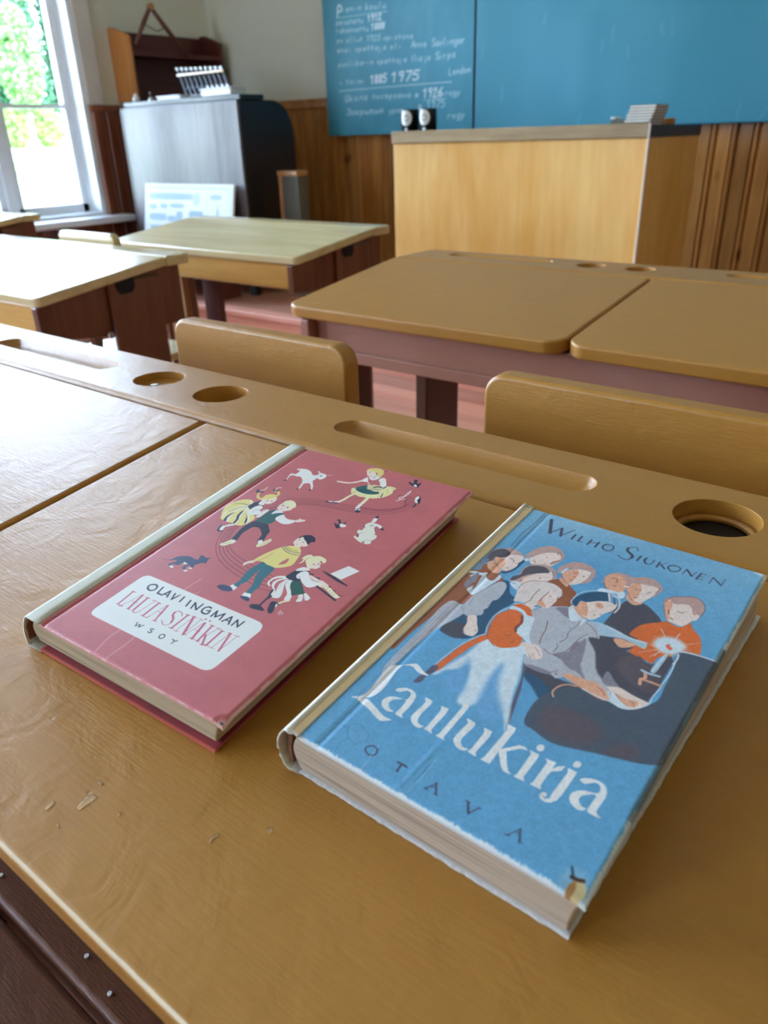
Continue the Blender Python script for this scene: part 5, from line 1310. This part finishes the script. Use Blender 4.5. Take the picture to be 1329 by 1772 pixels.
BLUE_ART = '''P q 0 310,1554 298,1512 292,1430 262,1377 235,1370 279,1329 316,1327 364,1251 406,1230 414,1181 387,1096 402,974 414,939 393,904 344,846 229,837 216,886 231,954 249,1002 262,1172 231,1359 266,1423 271,1504
P g 15 213,891 248,928 300,938 338,870 311,832 236,841
P n 0 75,1306 129,1339 144,1409 197,1347 182,1253 204,1201 218,1145 214,1064 167,1051 138,1002 128,868 115,758 113,625 89,644 95,703 89,866 83,1054 85,1177
P a 0 145,1053 200,1056 242,1036 252,1005 234,934 198,825 184,677 177,540 174,468 147,502 140,642 139,824 128,973
L v 3 167,1051 164,890 164,719 167,566
P n 0 125,1380 144,1401 178,1369 231,1359 279,1329 268,1297 175,1299
P n 0 205,1334 227,1348 246,1325 233,1296 201,1298 193,1319
P h 0 171,1305 178,1326 208,1294 238,1296 242,1340 243,1357 264,1328 241,1240 222,1148 163,1168 171,1205 178,1251
L h 19 89,1298 125,1311 156,1313 177,1330
L h 15 122,1275 144,1306 171,1313
P v 0 140,1320 171,1263 182,1220 182,1187 163,1242 156,1179 130,1196 122,1233 129,1288
P n 0 156,1287 175,1265 186,1214 182,1187 171,1230
P a 0 218,1153 237,1213 268,1297 294,1313 322,1290 335,1241 337,1179 322,1155 328,1097 320,1077 330,1038 273,995 235,1016 217,1044 214,1111
L v 4 219,1152 239,1210 258,1287
L v 3 229,1120 239,1072
L v 3 212,1044 242,1013 271,998 321,1036
L v 3 321,1158 321,1108
P s 0 277,997 312,1019 348,969 374,935 380,910 372,884 325,883 306,921 300,953
L d 3 278,995 300,953 309,908 330,883
L d 3 361,933 368,921
P i 0 136,1422 159,1445 217,1410 232,1385 230,1362 201,1357 156,1381
P s 0 148,1465 155,1488 218,1543 268,1556 283,1529 278,1491 282,1458 270,1416 256,1395 224,1397 186,1426
P i 0 144,1472 159,1490 198,1487 221,1447 221,1412 179,1430
L d 3 163,1439 205,1412 251,1396 270,1416
L d 4 217,1507 239,1502 250,1487
L d 4 243,1426 256,1427
L d 3 265,1478 280,1497
P t 0 108,1459 100,1500 112,1544 139,1569 181,1590 226,1585 272,1558 243,1554 210,1539 188,1503 155,1488 151,1458 152,1441 120,1422
P w 0 108,1459 104,1502 120,1548 151,1567 189,1558 198,1532 175,1490 144,1481 148,1447 124,1415 117,1367 125,1337 109,1371 109,1424
L v 16 120,1440 109,1397 121,1352
P s 0 306,1552 314,1575 350,1642 408,1667 445,1663 458,1618 441,1564 426,1546 381,1536 336,1517
P t 0 276,1560 285,1629 311,1677 354,1713 402,1709 442,1679 459,1636 446,1584 424,1558 420,1586 448,1629 412,1670 352,1638 315,1584 295,1554
L d 4 329,1557 351,1535
L d 4 408,1667 423,1654
L d 3 412,1684 439,1655
L d 3 423,1561 429,1587 451,1613
D d 3 378,1609 395,1551
Q h 0 283,1538 299,1556 313,1539 298,1520
P s 0 357,1360 343,1402 363,1430 434,1482 465,1518 492,1493 497,1446 452,1410 386,1353 374,1338
P t 0 305,1345 310,1381 325,1408 319,1464 339,1510 392,1543 437,1544 482,1512 498,1471 493,1444 471,1496 435,1508 389,1438 362,1396 368,1358 331,1344
P w 0 309,1347 310,1381 333,1412 327,1459 344,1501 392,1525 428,1521 451,1493 426,1478 381,1442 355,1409 339,1374 327,1350
P h 0 320,1329 346,1353 378,1340 380,1293 351,1299
L d 3 320,1329 349,1330
L i 11 358,1385 366,1407
D d 4 434,1432
L d 3 459,1514 479,1485
P n 0 481,1411 497,1446 527,1481 598,1443 640,1405 642,1345 631,1284 590,1274 580,1329 577,1382
P n 0 480,1422 507,1463 583,1445 642,1410 645,1357 664,1308 605,1271 582,1272 588,1369 543,1412
P i 0 515,1476 544,1486 577,1457 579,1434 549,1448
P s 0 513,1509 515,1543 550,1590 626,1602 636,1550 633,1516 613,1479 579,1454 547,1471
P i 0 513,1509 519,1554 550,1590 578,1573 585,1519 574,1463 543,1477
P t 0 478,1529 477,1571 501,1621 532,1648 577,1654 621,1642 651,1609 661,1557 652,1515 625,1494 636,1550 632,1598 583,1602 541,1589 505,1563 499,1517
P h 0 500,1526 505,1563 519,1575 511,1532
L d 3 513,1509 547,1471 582,1456
D d 4 562,1555 572,1561 575,1525 612,1552
L d 5 569,1489 578,1503
P i 0 706,1585 712,1630 744,1662 780,1663 820,1655 820,1590 825,1537 792,1510 753,1517 725,1548
P t 0 747,1655 781,1672 823,1657 819,1614 781,1639
L d 4 705,1593 731,1535 763,1515 795,1512
L d 4 737,1604 755,1615 769,1603 769,1583
L d 5 766,1553 780,1558
L t 6 716,1558 706,1601 721,1640 758,1671
P h 3 716,1478 732,1512 806,1518 811,1506 764,1492
P g 0 871,1481 914,1470 937,1499 999,1471 1066,1405 1064,1307 1037,1223 1015,1177 976,1126 885,1127 862,1160 844,1217 848,1362 857,1442
P i 0 853,1501 865,1547 934,1505 924,1477 892,1472
P s 0 823,1574 823,1614 856,1643 907,1650 950,1652 967,1631 961,1589 945,1533 918,1493 868,1508
P i 0 832,1572 839,1608 869,1634 894,1594 895,1548 893,1501 868,1508
P t 0 816,1578 810,1614 823,1659 856,1687 904,1700 941,1686 978,1646 972,1595 964,1560 960,1604 964,1637 931,1644 874,1633 837,1615 838,1568 839,1545
L s 11 816,1578 833,1580
D d 4 872,1584 891,1585 895,1548
L d 5 889,1521 904,1527
L d 3 926,1579 941,1596
L d 3 960,1604 967,1635 956,1648
L d 3 837,1551 880,1500 914,1491
P i 0 869,1486 919,1479 925,1498 925,1475 899,1466
P h 3 809,1502 818,1532 839,1529 847,1495 832,1479
P o 0 972,1261 980,1322 1004,1365 1047,1402 1078,1429 1114,1419 1151,1429 1167,1473 1196,1436 1229,1409 1253,1371 1273,1292 1235,1281 1193,1268 1171,1203 1136,1193 1124,1135 1094,1141 1015,1149 1018,1190 1018,1250
P s 0 1029,1525 1018,1563 1034,1588 1077,1585 1116,1616 1144,1596 1183,1541 1174,1499 1161,1456 1142,1430 1109,1431 1074,1437 1050,1479
P i 0 1024,1537 1026,1576 1048,1574 1064,1532 1067,1490 1084,1443 1060,1464
P t 0 1020,1549 1015,1584 1041,1615 1086,1643 1133,1664 1177,1631 1193,1583 1189,1537 1178,1544 1161,1534 1138,1578 1112,1591 1059,1566 1034,1588 1023,1573
L d 3 1022,1543 1050,1479 1080,1433 1112,1425
L d 5 1055,1511 1069,1484
L d 5 1081,1463 1096,1457
L v 3 1091,1526 1113,1522 1127,1538
L v 3 1094,1517 1122,1520
L d 3 1021,1557 1035,1608 1086,1643 1134,1661 1177,1631 1196,1585 1194,1533
P s 0 1163,1507 1167,1530 1187,1543 1187,1507 1172,1491
P i 0 925,1198 951,1214 992,1213 1024,1214 1005,1182 973,1162 948,1172
P H 4 767,1217 769,1239 810,1265 860,1268 923,1258 979,1245 1050,1250 1059,1249 1064,1206 1013,1213 957,1218 891,1197 840,1179 797,1180
L h 6 862,1262 928,1248 981,1240 1049,1242
L H 8 837,1205 906,1220 955,1224 1003,1227
P a 0 517,1157 530,1202 584,1258 664,1300 766,1254 827,1235 872,1166 884,1120 949,1006 986,968 1072,905 1107,842 1091,826 982,847 901,902 832,908 787,866 734,870 679,925 611,955 571,1060
P v 4 608,1266 663,1292 697,1225 643,1242
P v 6 809,1093 823,1135 863,1015 875,922 829,931 786,916
P v 13 788,1066 806,1098 859,988 926,900 868,918 808,981
L d 4 617,1160 638,1102 646,1045 660,999
L d 3 774,1237 831,1209 868,1157
L d 3 814,1171 796,1119 789,1054 782,1009
L w 3 747,1249 749,1207 736,1136 745,1100 734,1053
L w 3 734,1032 739,1009 734,986
D w 3 728,1166 725,1096 727,1038
P h 0 660,1290 672,1320 711,1277 744,1254 743,1239 705,1216
P h 0 747,1249 766,1254 759,1206
P i 0 678,1309 688,1353 751,1287 751,1259 723,1270
P s 0 685,1351 693,1371 749,1406 800,1430 829,1425 849,1430 839,1372 816,1336 806,1300 787,1266 755,1268 723,1299
P i 0 685,1359 710,1374 744,1320 756,1276 723,1299
P i 4 750,1384 768,1403 795,1382 783,1359
D d 3 771,1378 783,1304 804,1324
L d 3 829,1355 845,1368
P q 0 652,1342 654,1386 674,1429 718,1472 765,1489 785,1474 798,1436 756,1410 710,1374 683,1373 684,1343 682,1319
L s 10 776,1484 801,1438
L w 7 812,1464 831,1426
L w 4 845,1428 847,1384 831,1352
L s 7 796,1481 831,1472 857,1420 855,1367
L h 4 659,1328 647,1343 649,1406 680,1456 738,1488 800,1491 837,1468
P g 10 658,857 714,842 785,850 836,847 916,850 972,839 1050,673 851,544 842,619 844,676 805,719 720,784 686,800
P q 11 692,804 740,809 812,783 847,747 851,692 814,702 756,748 707,776
P z 2 653,867 695,768 722,667 758,554 781,499 781,520 760,594 729,706 692,804 684,849
P a 0 687,973 734,964 779,960 824,937 872,924 912,907 898,886 854,876 822,843 791,854 749,840 678,845 653,867 646,902 657,948
P v 4 741,968 794,1015 843,949 863,925 832,930 779,960
P v 6 673,854 728,864 786,864 779,846 716,838
L d 3 690,982 725,965 756,971 779,960
L d 3 786,864 807,889
D d 5 809,867
L d 2 798,1024 803,1066 807,1109
P i 0 837,878 865,895 919,893 949,888 981,879 1032,854 1030,841 968,848 905,855
P s 0 590,939 594,972 628,983 669,982 694,958 710,929 703,909 680,897 635,907
L d 2 652,972 675,953 701,930
L d 2 664,926 689,903
L d 2 648,916 674,900
P h 25 438,904 547,904 610,944 646,862 683,766 720,641 778,512 719,550 634,574 594,514 538,507 507,624 464,721 439,673 391,636 373,594 357,590 379,654 420,791
P h 48 447,896 537,898 615,934 646,862 684,749 688,661 620,726 627,670 604,567 553,593 519,705 464,721 429,776
P b 46 579,694 580,794 597,780 624,698 672,622 740,542 726,489 638,498 600,587
P b 50 408,610 436,665 445,722 452,739 502,632 524,556 466,537
P h 16 630,891 718,646 789,465 683,676
P o 0 423,929 445,908 415,842 392,747 376,672 365,613 340,629 349,713 365,803 391,874
L h 4 416,932 386,874 359,806 343,722 326,595
P z 3 327,634 353,638 358,603 348,577 341,554 342,518 314,500 311,529 322,580
P s 0 425,1187 439,1204 464,1211 526,1219 550,1227 525,1211 507,1185
P o 0 432,1192 457,1207 504,1198 532,1164 551,1138 537,1137 485,1156 428,1174
P h 0 420,1146 428,1174 482,1170 518,1147 555,1148 568,1106 595,1024 626,982 613,974 574,997 532,1006 526,1065 501,1137 468,1153
P o 0 424,938 406,983 393,1069 408,1109 433,1147 481,1147 510,1120 521,1084 515,1044 526,1016 576,992 587,964 584,930 528,887 480,890 446,910
L O 13 500,1129 521,1084 515,1044 528,1017
L d 3 501,965 525,987
L d 3 547,932 552,956
L d 3 407,998 421,943 444,909 496,880
L h 4 414,939 396,984 386,1073 413,1149
L i 3 588,932 583,989
P s 0 461,1225 477,1266 500,1311 513,1359 555,1369 577,1335 585,1310 583,1278 579,1260 576,1239 547,1232 523,1241 508,1216 484,1209
P i 5 517,1244 510,1302 532,1277 564,1243 540,1236
P p 0 408,1208 396,1255 380,1301 382,1351 412,1394 467,1419 524,1421 574,1396 592,1360 584,1332 568,1353 527,1359 511,1326 515,1274 499,1233 464,1219 433,1215
L d 4 474,1351 471,1294 476,1250 463,1222
L d 4 523,1357 518,1314 515,1266
D d 4 544,1327
L d 3 574,1396 591,1359 584,1332
L d 3 380,1301 382,1351 412,1394 467,1419
P g 13 828,1151 930,1167 963,1148 1018,1151 1126,1130 1167,1213 1192,1209 1198,1182 1199,1049 1200,969 1173,872 1088,896 957,961 892,1077
P u 17 997,1106 1067,1149 1122,1109 1173,1117 1200,1026 1179,966 1106,978 1015,1028
P y 4 1194,1265 1271,1285 1353,1281 1356,1221 1354,1067 1347,984 1348,825 1351,726 1353,649 1281,607 1219,591 1125,564 977,522 883,539 825,560 810,661 823,726 846,776 901,835 955,846 1052,839 1120,838 1193,896 1223,949 1218,1038 1212,1154
P u 61 860,671 940,716 1057,710 1123,648 1050,569 904,558
P u 44 1151,585 1189,660 1254,673 1257,616
P i 0 835,874 864,899 935,902 980,907 1031,881 1057,857 1048,834 1008,831 947,844 911,851
P s 0 1019,908 1062,933 1129,920 1191,914 1200,909 1174,865 1147,842 1122,831 1081,855 1043,888
P i 4 1063,895 1113,887 1161,896 1161,862 1134,855 1089,872
P h 0 1033,894 1067,886 1102,858 1147,842 1122,831 1063,844
L d 3 989,888 1017,877 1033,859
L d 2 1019,908 1043,888 1057,857
L d 2 1065,891 1099,867 1138,853
L d 2 1128,886 1150,877 1156,864
L h 5 941,846 1003,840 1065,839 1122,831 1169,859 1201,907 1199,948 1206,1016 1205,1039 1209,1118 1202,1219 1197,1242
L i 7 861,743 845,767 853,807 879,836 914,846
P v 3 997,923 1023,916 1061,935 1037,955 988,996 986,946
L S 11 1118,1024 1160,1028 1202,1028
L i 14 1121,1069 1133,1040 1121,1021 1128,995
L H 11 1103,1076 1135,1072 1179,1078
P H 0 1153,1224 1163,1208 1161,1143 1156,1088 1138,1085 1135,1121 1144,1189
L h 4 1149,1205 1147,1141 1144,1089
P h 32 1085,1252 1082,1290 1108,1327 1151,1340 1186,1329 1211,1305 1201,1267 1176,1231 1132,1223
P h 14 1101,1262 1104,1297 1140,1327 1176,1316 1192,1293 1181,1260 1151,1235 1118,1240
L h 3 1145,1283 1076,1368
L h 4 1151,1320 1157,1378
L h 2 1104,1297 1067,1308
L h 2 1143,1276 1249,1362
L h 2 1147,1265 1237,1296
L h 2 1130,1228 1101,1171
L h 2 1116,1245 1052,1245
L h 2 1162,1248 1195,1199
L h 2 1113,1231 1050,1171
L h 2 1124,1224 1115,1186
P f 0 1132,1275 1142,1291 1151,1277 1163,1271 1160,1253 1141,1261
L h 9 1190,1266 1228,1277 1279,1284 1342,1286
L h 5 1343,1283 1345,1429
L h 7 1199,1246 1204,1217 1200,1177
P l 0 138,287 156,303 174,322 178,372 168,452 166,518 181,543 208,560 240,588 265,600 315,577 347,571 338,563 298,560 253,576 226,568 213,559 207,528 214,481 223,431 225,378 214,338 192,318 178,306 200,315 234,307 285,289 327,276 364,276 351,263 326,248 294,255 249,271 202,281 166,290
P l 0 276,423 283,439 308,456 342,459 367,445 380,419 385,376 383,341 385,319 398,312 379,310 357,312 357,352 351,397 322,387 300,367 299,343 320,322 342,320 327,307 304,307 279,319 265,345 273,371 294,387 325,395 350,402 350,429 340,443 320,445 303,425 284,419
P l 0 412,454 445,454 453,437 450,384 453,346 464,326 483,319 496,322 488,306 474,301 452,307 431,321 422,343 424,384 427,426 422,440
Q l 0 496,451 531,454 536,425 533,327 537,317 548,306 504,311 509,331 507,429
Q l 0 557,513 593,518 598,496 597,323 599,314 611,305 564,308 572,323 573,488 570,503
P l 0 623,450 662,448 670,429 665,384 662,350 671,330 690,317 711,321 703,306 681,301 655,310 639,325 634,342 635,385 639,425 636,437
Q l 0 708,447 745,447 750,418 744,322 757,305 715,308 721,327 721,422
Q l 0 775,513 816,512 820,489 818,390 840,412 868,444 889,449 909,440 880,430 842,391 875,338 892,316 911,305 880,303 862,315 817,374 818,304 777,304 784,323 790,486
Q l 0 913,445 955,445 958,421 955,321 968,304 922,304 928,322 927,430
P l 0 929,472 932,488 947,494 957,482 954,464 939,460
Q l 0 982,442 1026,446 1027,413 1038,433 1061,450 1060,425 1046,411 1029,400 1026,379 1025,323 1035,306 989,306 995,322 997,417 995,431
Q l 0 1074,448 1110,448 1111,417 1108,323 1104,297 1090,277 1070,267 1050,272 1040,285 1043,299 1056,307 1065,297 1061,285 1051,284 1064,279 1079,291 1076,316 1082,425
P l 0 1081,472 1085,492 1100,497 1108,488 1105,470 1090,464
P l 0 1132,424 1143,438 1165,450 1191,455 1217,450 1235,430 1242,403 1240,354 1240,332 1249,321 1265,314 1243,311 1213,315 1211,344 1211,392 1185,379 1167,358 1170,338 1187,323 1206,322 1195,307 1177,303 1151,313 1137,329 1134,354 1153,380 1178,392 1211,403 1212,428 1198,442 1183,441 1169,427 1153,416
C m 7 370,97 367,111 381,126 402,128 415,117 419,101 408,87 390,85
Z m 9 536,113 539,84
Q m 0 513,113 513,123 559,124 566,114 556,114 524,115
Q m 0 530,81 547,87 545,78
Z m 8 698,120 725,78
Z m 5 699,118 677,78
Z m 4 692,97 709,101
Z m 6 673,78 683,78
Z m 5 717,77 732,76
Z m 9 842,115 868,75
Z m 5 868,75 889,117
Z m 5 829,116 849,117
Z m 5 885,115 896,117
Z m 8 1053,122 1076,76
Z m 4 1053,122 1027,77
Z m 3 1047,102 1061,105
Z m 6 1020,76 1034,79
Z m 4 1072,76 1086,78
L j 2 866,226 877,226 885,238 874,244
Z m 19 234,1941 287,1820
Z m 7 287,1826 325,1894
Z m 16 325,1889 350,1821
Z m 6 350,1825 391,1909
Z m 12 415,1870 413,1824
Z m 11 452,1873 451,1822
Z m 6 448,1824 475,1825
Z m 11 510,1865 507,1816
Z m 5 510,1840 548,1850
Z m 12 553,1863 552,1815
L m 10 599,1817 587,1830 587,1857 601,1868
L m 8 601,1868 626,1869 639,1852 636,1826 620,1813 599,1817
L m 5 756,1889 742,1911 719,1909 704,1888
L m 15 704,1888 710,1864 733,1847 750,1832 751,1813
L m 6 751,1813 738,1788 705,1790 683,1803
Z m 11 787,1850 784,1807
L m 11 817,1850 816,1824 829,1805
L m 6 829,1805 846,1801 857,1823 858,1853
Z m 10 887,1849 887,1802
Z m 4 921,1858 892,1823
Z m 10 899,1830 926,1807
L m 9 944,1815 935,1829 943,1848 963,1857
L m 7 963,1857 987,1852 993,1830 980,1811 960,1804 944,1815
Z m 5 1019,1857 1015,1806
Z m 11 1021,1853 1057,1813
Z m 4 1057,1813 1067,1858
Z m 10 1090,1855 1083,1802
Z m 4 1087,1832 1106,1829
Z m 4 1089,1858 1115,1857
Z m 4 1083,1802 1112,1810
Z m 5 1149,1853 1146,1797
Z m 9 1149,1851 1198,1810
Z m 4 1198,1810 1203,1862
C k 2 234,149 242,168 269,185 306,174 337,160 345,130 328,112 320,94 298,100 269,107
L k 2 164,126 181,139 204,146 228,140
L k 2 274,100 262,77 265,47 275,18
P k 24 167,31 173,115 219,139 246,151 276,176 320,151 304,103 268,80 273,32 232,15
L k 3 167,9 170,75 170,152 167,269 158,322
L k 2 158,322 154,557 146,915
L e 2 403,147 408,84 418,12
L e 2 633,219 637,153 634,99 630,26
L k 3 626,180 627,132 625,78
L k 6 166,1608 159,1735 169,1872 171,2009
P e2 114 102,2007 274,2007 418,1971 296,1899 208,1883 159,1890
'''
def pages_mat(name, lo, hi, dirty):
    m, t, b = new_mat(name); v = coords(t, (5, 5, 3000)); f = noise(t, v, 1.0, 3, .7); f2 = noise(t, coords(t, (9, 9, 900)), 1.0, 4, .65)
    c = mixc(t, .5, ramp(t, f, [(.3, srgb(lo)), (.7, srgb(hi))]), ramp(t, f2, [(.40, srgb(dirty)), (.52, srgb(hi))]))
    t.links.new(c, b.inputs['Base Color']); b.inputs['Roughness'].default_value = .85; bump(t, b, f, .5, .0005); return m
PAGES_R = pages_mat('yellowed_pages', '9A8464', 'CDB998', '75624A'); PAGES_B = pages_mat('cream_pages', 'A08A78', 'D2BEA8', '7E6A5A')
def cloth(name, col, rough=.75, wv=1500, dark=.75):
    m, t, b = new_mat(name); c = srgb(col); v = coords(t)
    wx = node(t, 'ShaderNodeTexWave', bands_direction='X'); wy = node(t, 'ShaderNodeTexWave', bands_direction='Y')
    for q in (wx, wy): q.inputs['Scale'].default_value = wv/6.283*1.0; t.links.new(v, q.inputs['Vector'])
    mx = node(t, 'ShaderNodeMath', operation='MAXIMUM'); t.links.new(wx.outputs['Fac'], mx.inputs[0]); t.links.new(wy.outputs['Fac'], mx.inputs[1])
    f = noise(t, v, 60, 4); mm = mixc(t, .5, ramp(t, mx.outputs[0], [(.2, tuple(x*dark for x in c[:3])+(1,)), (.9, c)]), ramp(t, f, [(.3, tuple(x*.85 for x in c[:3])+(1,)), (.7, c)]))
    t.links.new(mm, b.inputs['Base Color']); b.inputs['Roughness'].default_value = rough; bump(t, b, mx.outputs[0], .3, .0003); return m
CLOTH_W = cloth('white_spine_cloth', 'E0DED2'); CLOTH_T = cloth('tan_spine_cloth', 'C6A878'); CLOTH_C = cloth('frayed_cream_cloth', 'DDD5C6')
REDM = plain('red_cover_paper', 'C05A4E', .5, .12, 60); REDIN = plain('dark_red_cover_inside', '8A2C34', .6, .15, 60); ENDP = plain('grey_endpaper', 'C9C4C4', .8, .05, 60)
WHITEEDGE = plain('frayed_white_paper_edge', 'DAD7D6', .8, .18, 500, bmp=.6, bscale=900); BLUEM = plain('blue_cover_paper', '4F86AC', .5, .15, 60)
BROWNIN = plain('brown_spine_lining', '7A4E34', .8, .3, 200)
def book(label, P, art, paint, pmat, pages, spine_m, strip_w, edge_m, blue):
    x0, s0, th, W, H, T, du, dv = P; tw = .0066 if blue else 0.0                      # the block is also twisted a little
    M = lid_matrix(.404+.001) @ Matrix.Translation((x0, s0, .0004)) @ Matrix.Rotation(th, 4, 'Z')
    root = bpy.data.objects.new('songbook', None); COL.objects.link(root); root.matrix_world = M; tag(root, label, 'book', 'songbooks on the near desk')
    bpy.context.view_layer.update()
    ct = .0021                                                              # board thickness
    sh = lambda w_, v_=0: (du*w_/T+tw*(1-w_/T)*v_/H, dv*w_/T)                # the block leans: shift with height
    def slabq(u0, u1, v0, v1, w0, w1, name, mat, bev=.0006, rag=0, seed=0):
        b = bmesh.new(); n = 60 if rag else 1; rg = random.Random(seed)
        def ring(w_):
            o = []
            pts = [(u0+(u1-u0)*i/n, v0) for i in range(n)]+[(u1, v0+(v1-v0)*i/n) for i in range(n)]+[(u1-(u1-u0)*i/n, v1) for i in range(n)]+[(u0, v1-(v1-v0)*i/n) for i in range(n)]
            return [(p+sh(w_, q)[0], q+sh(w_)[1], w_) for p, q in pts]
        A, B = ring(w0), ring(w1)
        if rag:
            for i in range(len(A)):
                d = rg.uniform(-rag, rag); 
                k = i//n; off = [(0, d), (d, 0), (0, d), (d, 0)][k]
                A[i] = (A[i][0]+off[0], A[i][1]+off[1], A[i][2]); B[i] = (B[i][0]+off[0], B[i][1]+off[1], B[i][2])
        va = [b.verts.new(p) for p in A]; vb = [b.verts.new(p) for p in B]; m_ = len(va)
        b.faces.new(va[::-1]); b.faces.new(vb)
        for i in range(m_): b.faces.new((va[i], va[(i+1) % m_], vb[(i+1) % m_], vb[i]))
        q = MB(); q.b.free(); q.b = b; return q.build(name, mat, root, bev, 2, local=True)
    # back cover, page block, front board
    slabq(strip_w*.9, W, 0, H, .0002, ct, 'back_cover', edge_m, 0, .00022 if blue else .0001, 3)
    if blue: slabq(strip_w, W-.001, .0008, H-.001, ct+.0001, ct+.0006, 'endpaper', ENDP, 0)
    else:
        slabq(strip_w, W-.0008, .0008, H-.0008, ct+.0001, ct+.0004, 'cover_inside', REDIN, 0); slabq(.010, W-.004, .0045, H-.003, ct+.0005, ct+.0012, 'endpaper', ENDP, 0)
    bw0 = ct+(.0007 if blue else .0013)
    b = bmesh.new(); nu, nw = 2, 9; lo, hi = bw0, T-ct-.0002; rows = []
    for k in range(nw+1):                                                   # rounded back, hollow fore edge
        f = k/nw; w_ = lo+(hi-lo)*f; a, c = sh(w_); arc = math.sin(math.pi*f)
        ul = .0075-.0035*arc; ur = W-(.0012+.0008*arc)
        if not blue: ur -= .0014*(1-f)
        vf = (.0010 if blue else .0034-.0026*f); t_ = sh(w_, H)[0]; rows.append([(ul+a, vf+c), (ur+a, vf+c), (ur+t_, H-.0035+c), (ul+t_, H-.0035+c)])
    vs = [[b.verts.new((p, q, lo+(hi-lo)*k/nw)) for p, q in rows[k]] for k in range(nw+1)]
    for A, B in zip(vs, vs[1:]):
        for i in range(4): b.faces.new((A[i], A[(i+1) % 4], B[(i+1) % 4], B[i]))
    b.faces.new(vs[0][::-1]); b.faces.new(vs[-1]); q = MB(); q.b.free(); q.b = b; q.build('page_block', pages, root, .0008, 2, local=True)
    a, c = sh(T)
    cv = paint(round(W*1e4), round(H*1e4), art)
    def zm(X, Y):
        z = np.zeros_like(X); rs = np.random.RandomState(2)
        e = np.minimum(np.minimum(W-X, Y), H-Y); z -= .0009*np.clip(1-e/.0022, 0, 1)**2               # rolled edges
        if blue:
            z -= .0003*np.exp(-((X-.0195)/.0012)**2)                     # hinge groove
            k = np.clip(1-np.hypot(X-W, Y)/.013, 0, 1); z -= .0016*k**1.5
            z += .0002*np.exp(-((X-.060-(Y-.02)*.06)/.0012)**2)*np.clip(1-np.abs(Y-.016)/.022, 0, 1)
        else:
            z -= .0007*np.exp(-((X-strip_w-.0035)/.0012)**2); k = np.clip(1-np.hypot(X-W, Y)/.006, 0, 1); z -= .0018*k
        return z
    # the printed sheet starts where the spine cloth ends
    i0 = int(round(strip_w*1e4/cv.res)); cv.x = cv.x[i0:]; cv.c = cv.c[:, i0:]; cv.nx -= i0
    fc = grid_print('front_cover', cv, pmat, Matrix.Translation((a, c, T-.00005)), ct-.0003, zm, root, None if blue else 'D89A92')
    # cloth spine wrapping round: top strip, bulging back, bottom strip
    at, ab = sh(T), sh(0); pts = []
    tk = .0008
    def prof(off):
        o = [(strip_w+.0003+at[0], T+.0002-tk*.2+off*.0 if off else T+.00025)]
        return o
    bulge = .006 if blue else .0035
    outer = []
    outer.append((strip_w+at[0], T+.0003)); 
    if blue: outer += [(.0062+at[0], T-.0002), (.0046+at[0], T+.0002), (.0034+at[0], T+.0010), (.002+at[0], T+.0006)]
    else: outer += [(.009+at[0], T+.0003), (.004+at[0], T+.0004)]
    for k in range(13):
        f = 1-k/12; ang = math.pi*(k/12); outer.append((.002+sh(T*f)[0]-bulge*math.sin(ang)**.8, .0002+(T-.0002)*f+.0003*math.cos(ang)))
    outer.append((strip_w, .0001))
    nrm = []
    for i in range(len(outer)):
        p, q = Vector(outer[max(i-1, 0)]), Vector(outer[min(i+1, len(outer)-1)]); d = (q-p).normalized(); nrm.append(Vector((-d.y, d.x)))
    inner = [(p[0]+n_.x*tk, max(.0001, p[1]+n_.y*tk)) for p, n_ in zip(outer, nrm)]
    inner[-1] = (strip_w, .0009)
    b = bmesh.new(); m_ = 40; rg = random.Random(8); rws = []
    for j in range(m_+1):
        v = -.0006+(H+.0012)*j/m_; cc = []
        for k, p in enumerate(outer+inner[::-1]): 
            jit = rg.uniform(-.0008, .0008) if j in (0, m_) and blue else 0
            cc.append(b.verts.new((p[0]+tw*(1-min(1, p[1]/T))*v/H, v+jit+(dv*p[1]/T), p[1])))
        rws.append(cc)
    N_ = len(rws[0])
    for A, B in zip(rws, rws[1:]):
        for i in range(N_): b.faces.new((A[i], B[i], B[(i+1) % N_], A[(i+1) % N_]))
    for R_ in (rws[0], rws[-1]):
        h_ = N_//2
        for i in range(h_-1): b.faces.new((R_[i], R_[i+1], R_[N_-2-i], R_[N_-1-i]))
    q = MB(); q.b.free(); q.b = b; q.build('spine', spine_m, root, 0, smooth=True, local=True)
    # hollow behind the spine lined in brown
    b = MB()
    for v in (.0008, ):
        b.prism([(.0045, bw0+.001), (.0055, T*.5), (.0045+du*.8, T-ct-.001), (.0025+du*.8, T-ct-.001), (.0005+du*.5, T*.5), (.0025, bw0+.001)], 'Y', v, H-.004)
    b.build('spine_lining', BROWNIN, root, local=True)
    if blue:
        MB().prism([(.0047+du, .0012+dv), (strip_w-.0004+du, .0004+dv), (strip_w-.0004+du, H-.002+dv), (.0047+du, H-.0014+dv)], 'Z', T+.00012, T+.00042).build('hinge_cloth', CLOTH_T, root, local=True)
    return root
PR = (-0.38050, -0.25741, 0.03700, 0.15301, 0.21783, 0.02611, 0.01254, 0.00002)
PB = (-0.19450, -0.23826, -0.00610, 0.13562, 0.20054, 0.02965, 0.00624, -0.00147)
red_print = printed('red_printed_cover', .38, (1, 1, 1), .16, 420); blue_print = printed('blue_printed_cover', .5, (1, 1, 1), .10, 500)
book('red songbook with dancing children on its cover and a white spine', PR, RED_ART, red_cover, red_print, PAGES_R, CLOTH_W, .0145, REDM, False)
book('blue songbook with children around a candle on its worn cover', PB, BLUE_ART, blue_cover, blue_print, PAGES_B, CLOTH_C, .0092, WHITEEDGE, True)
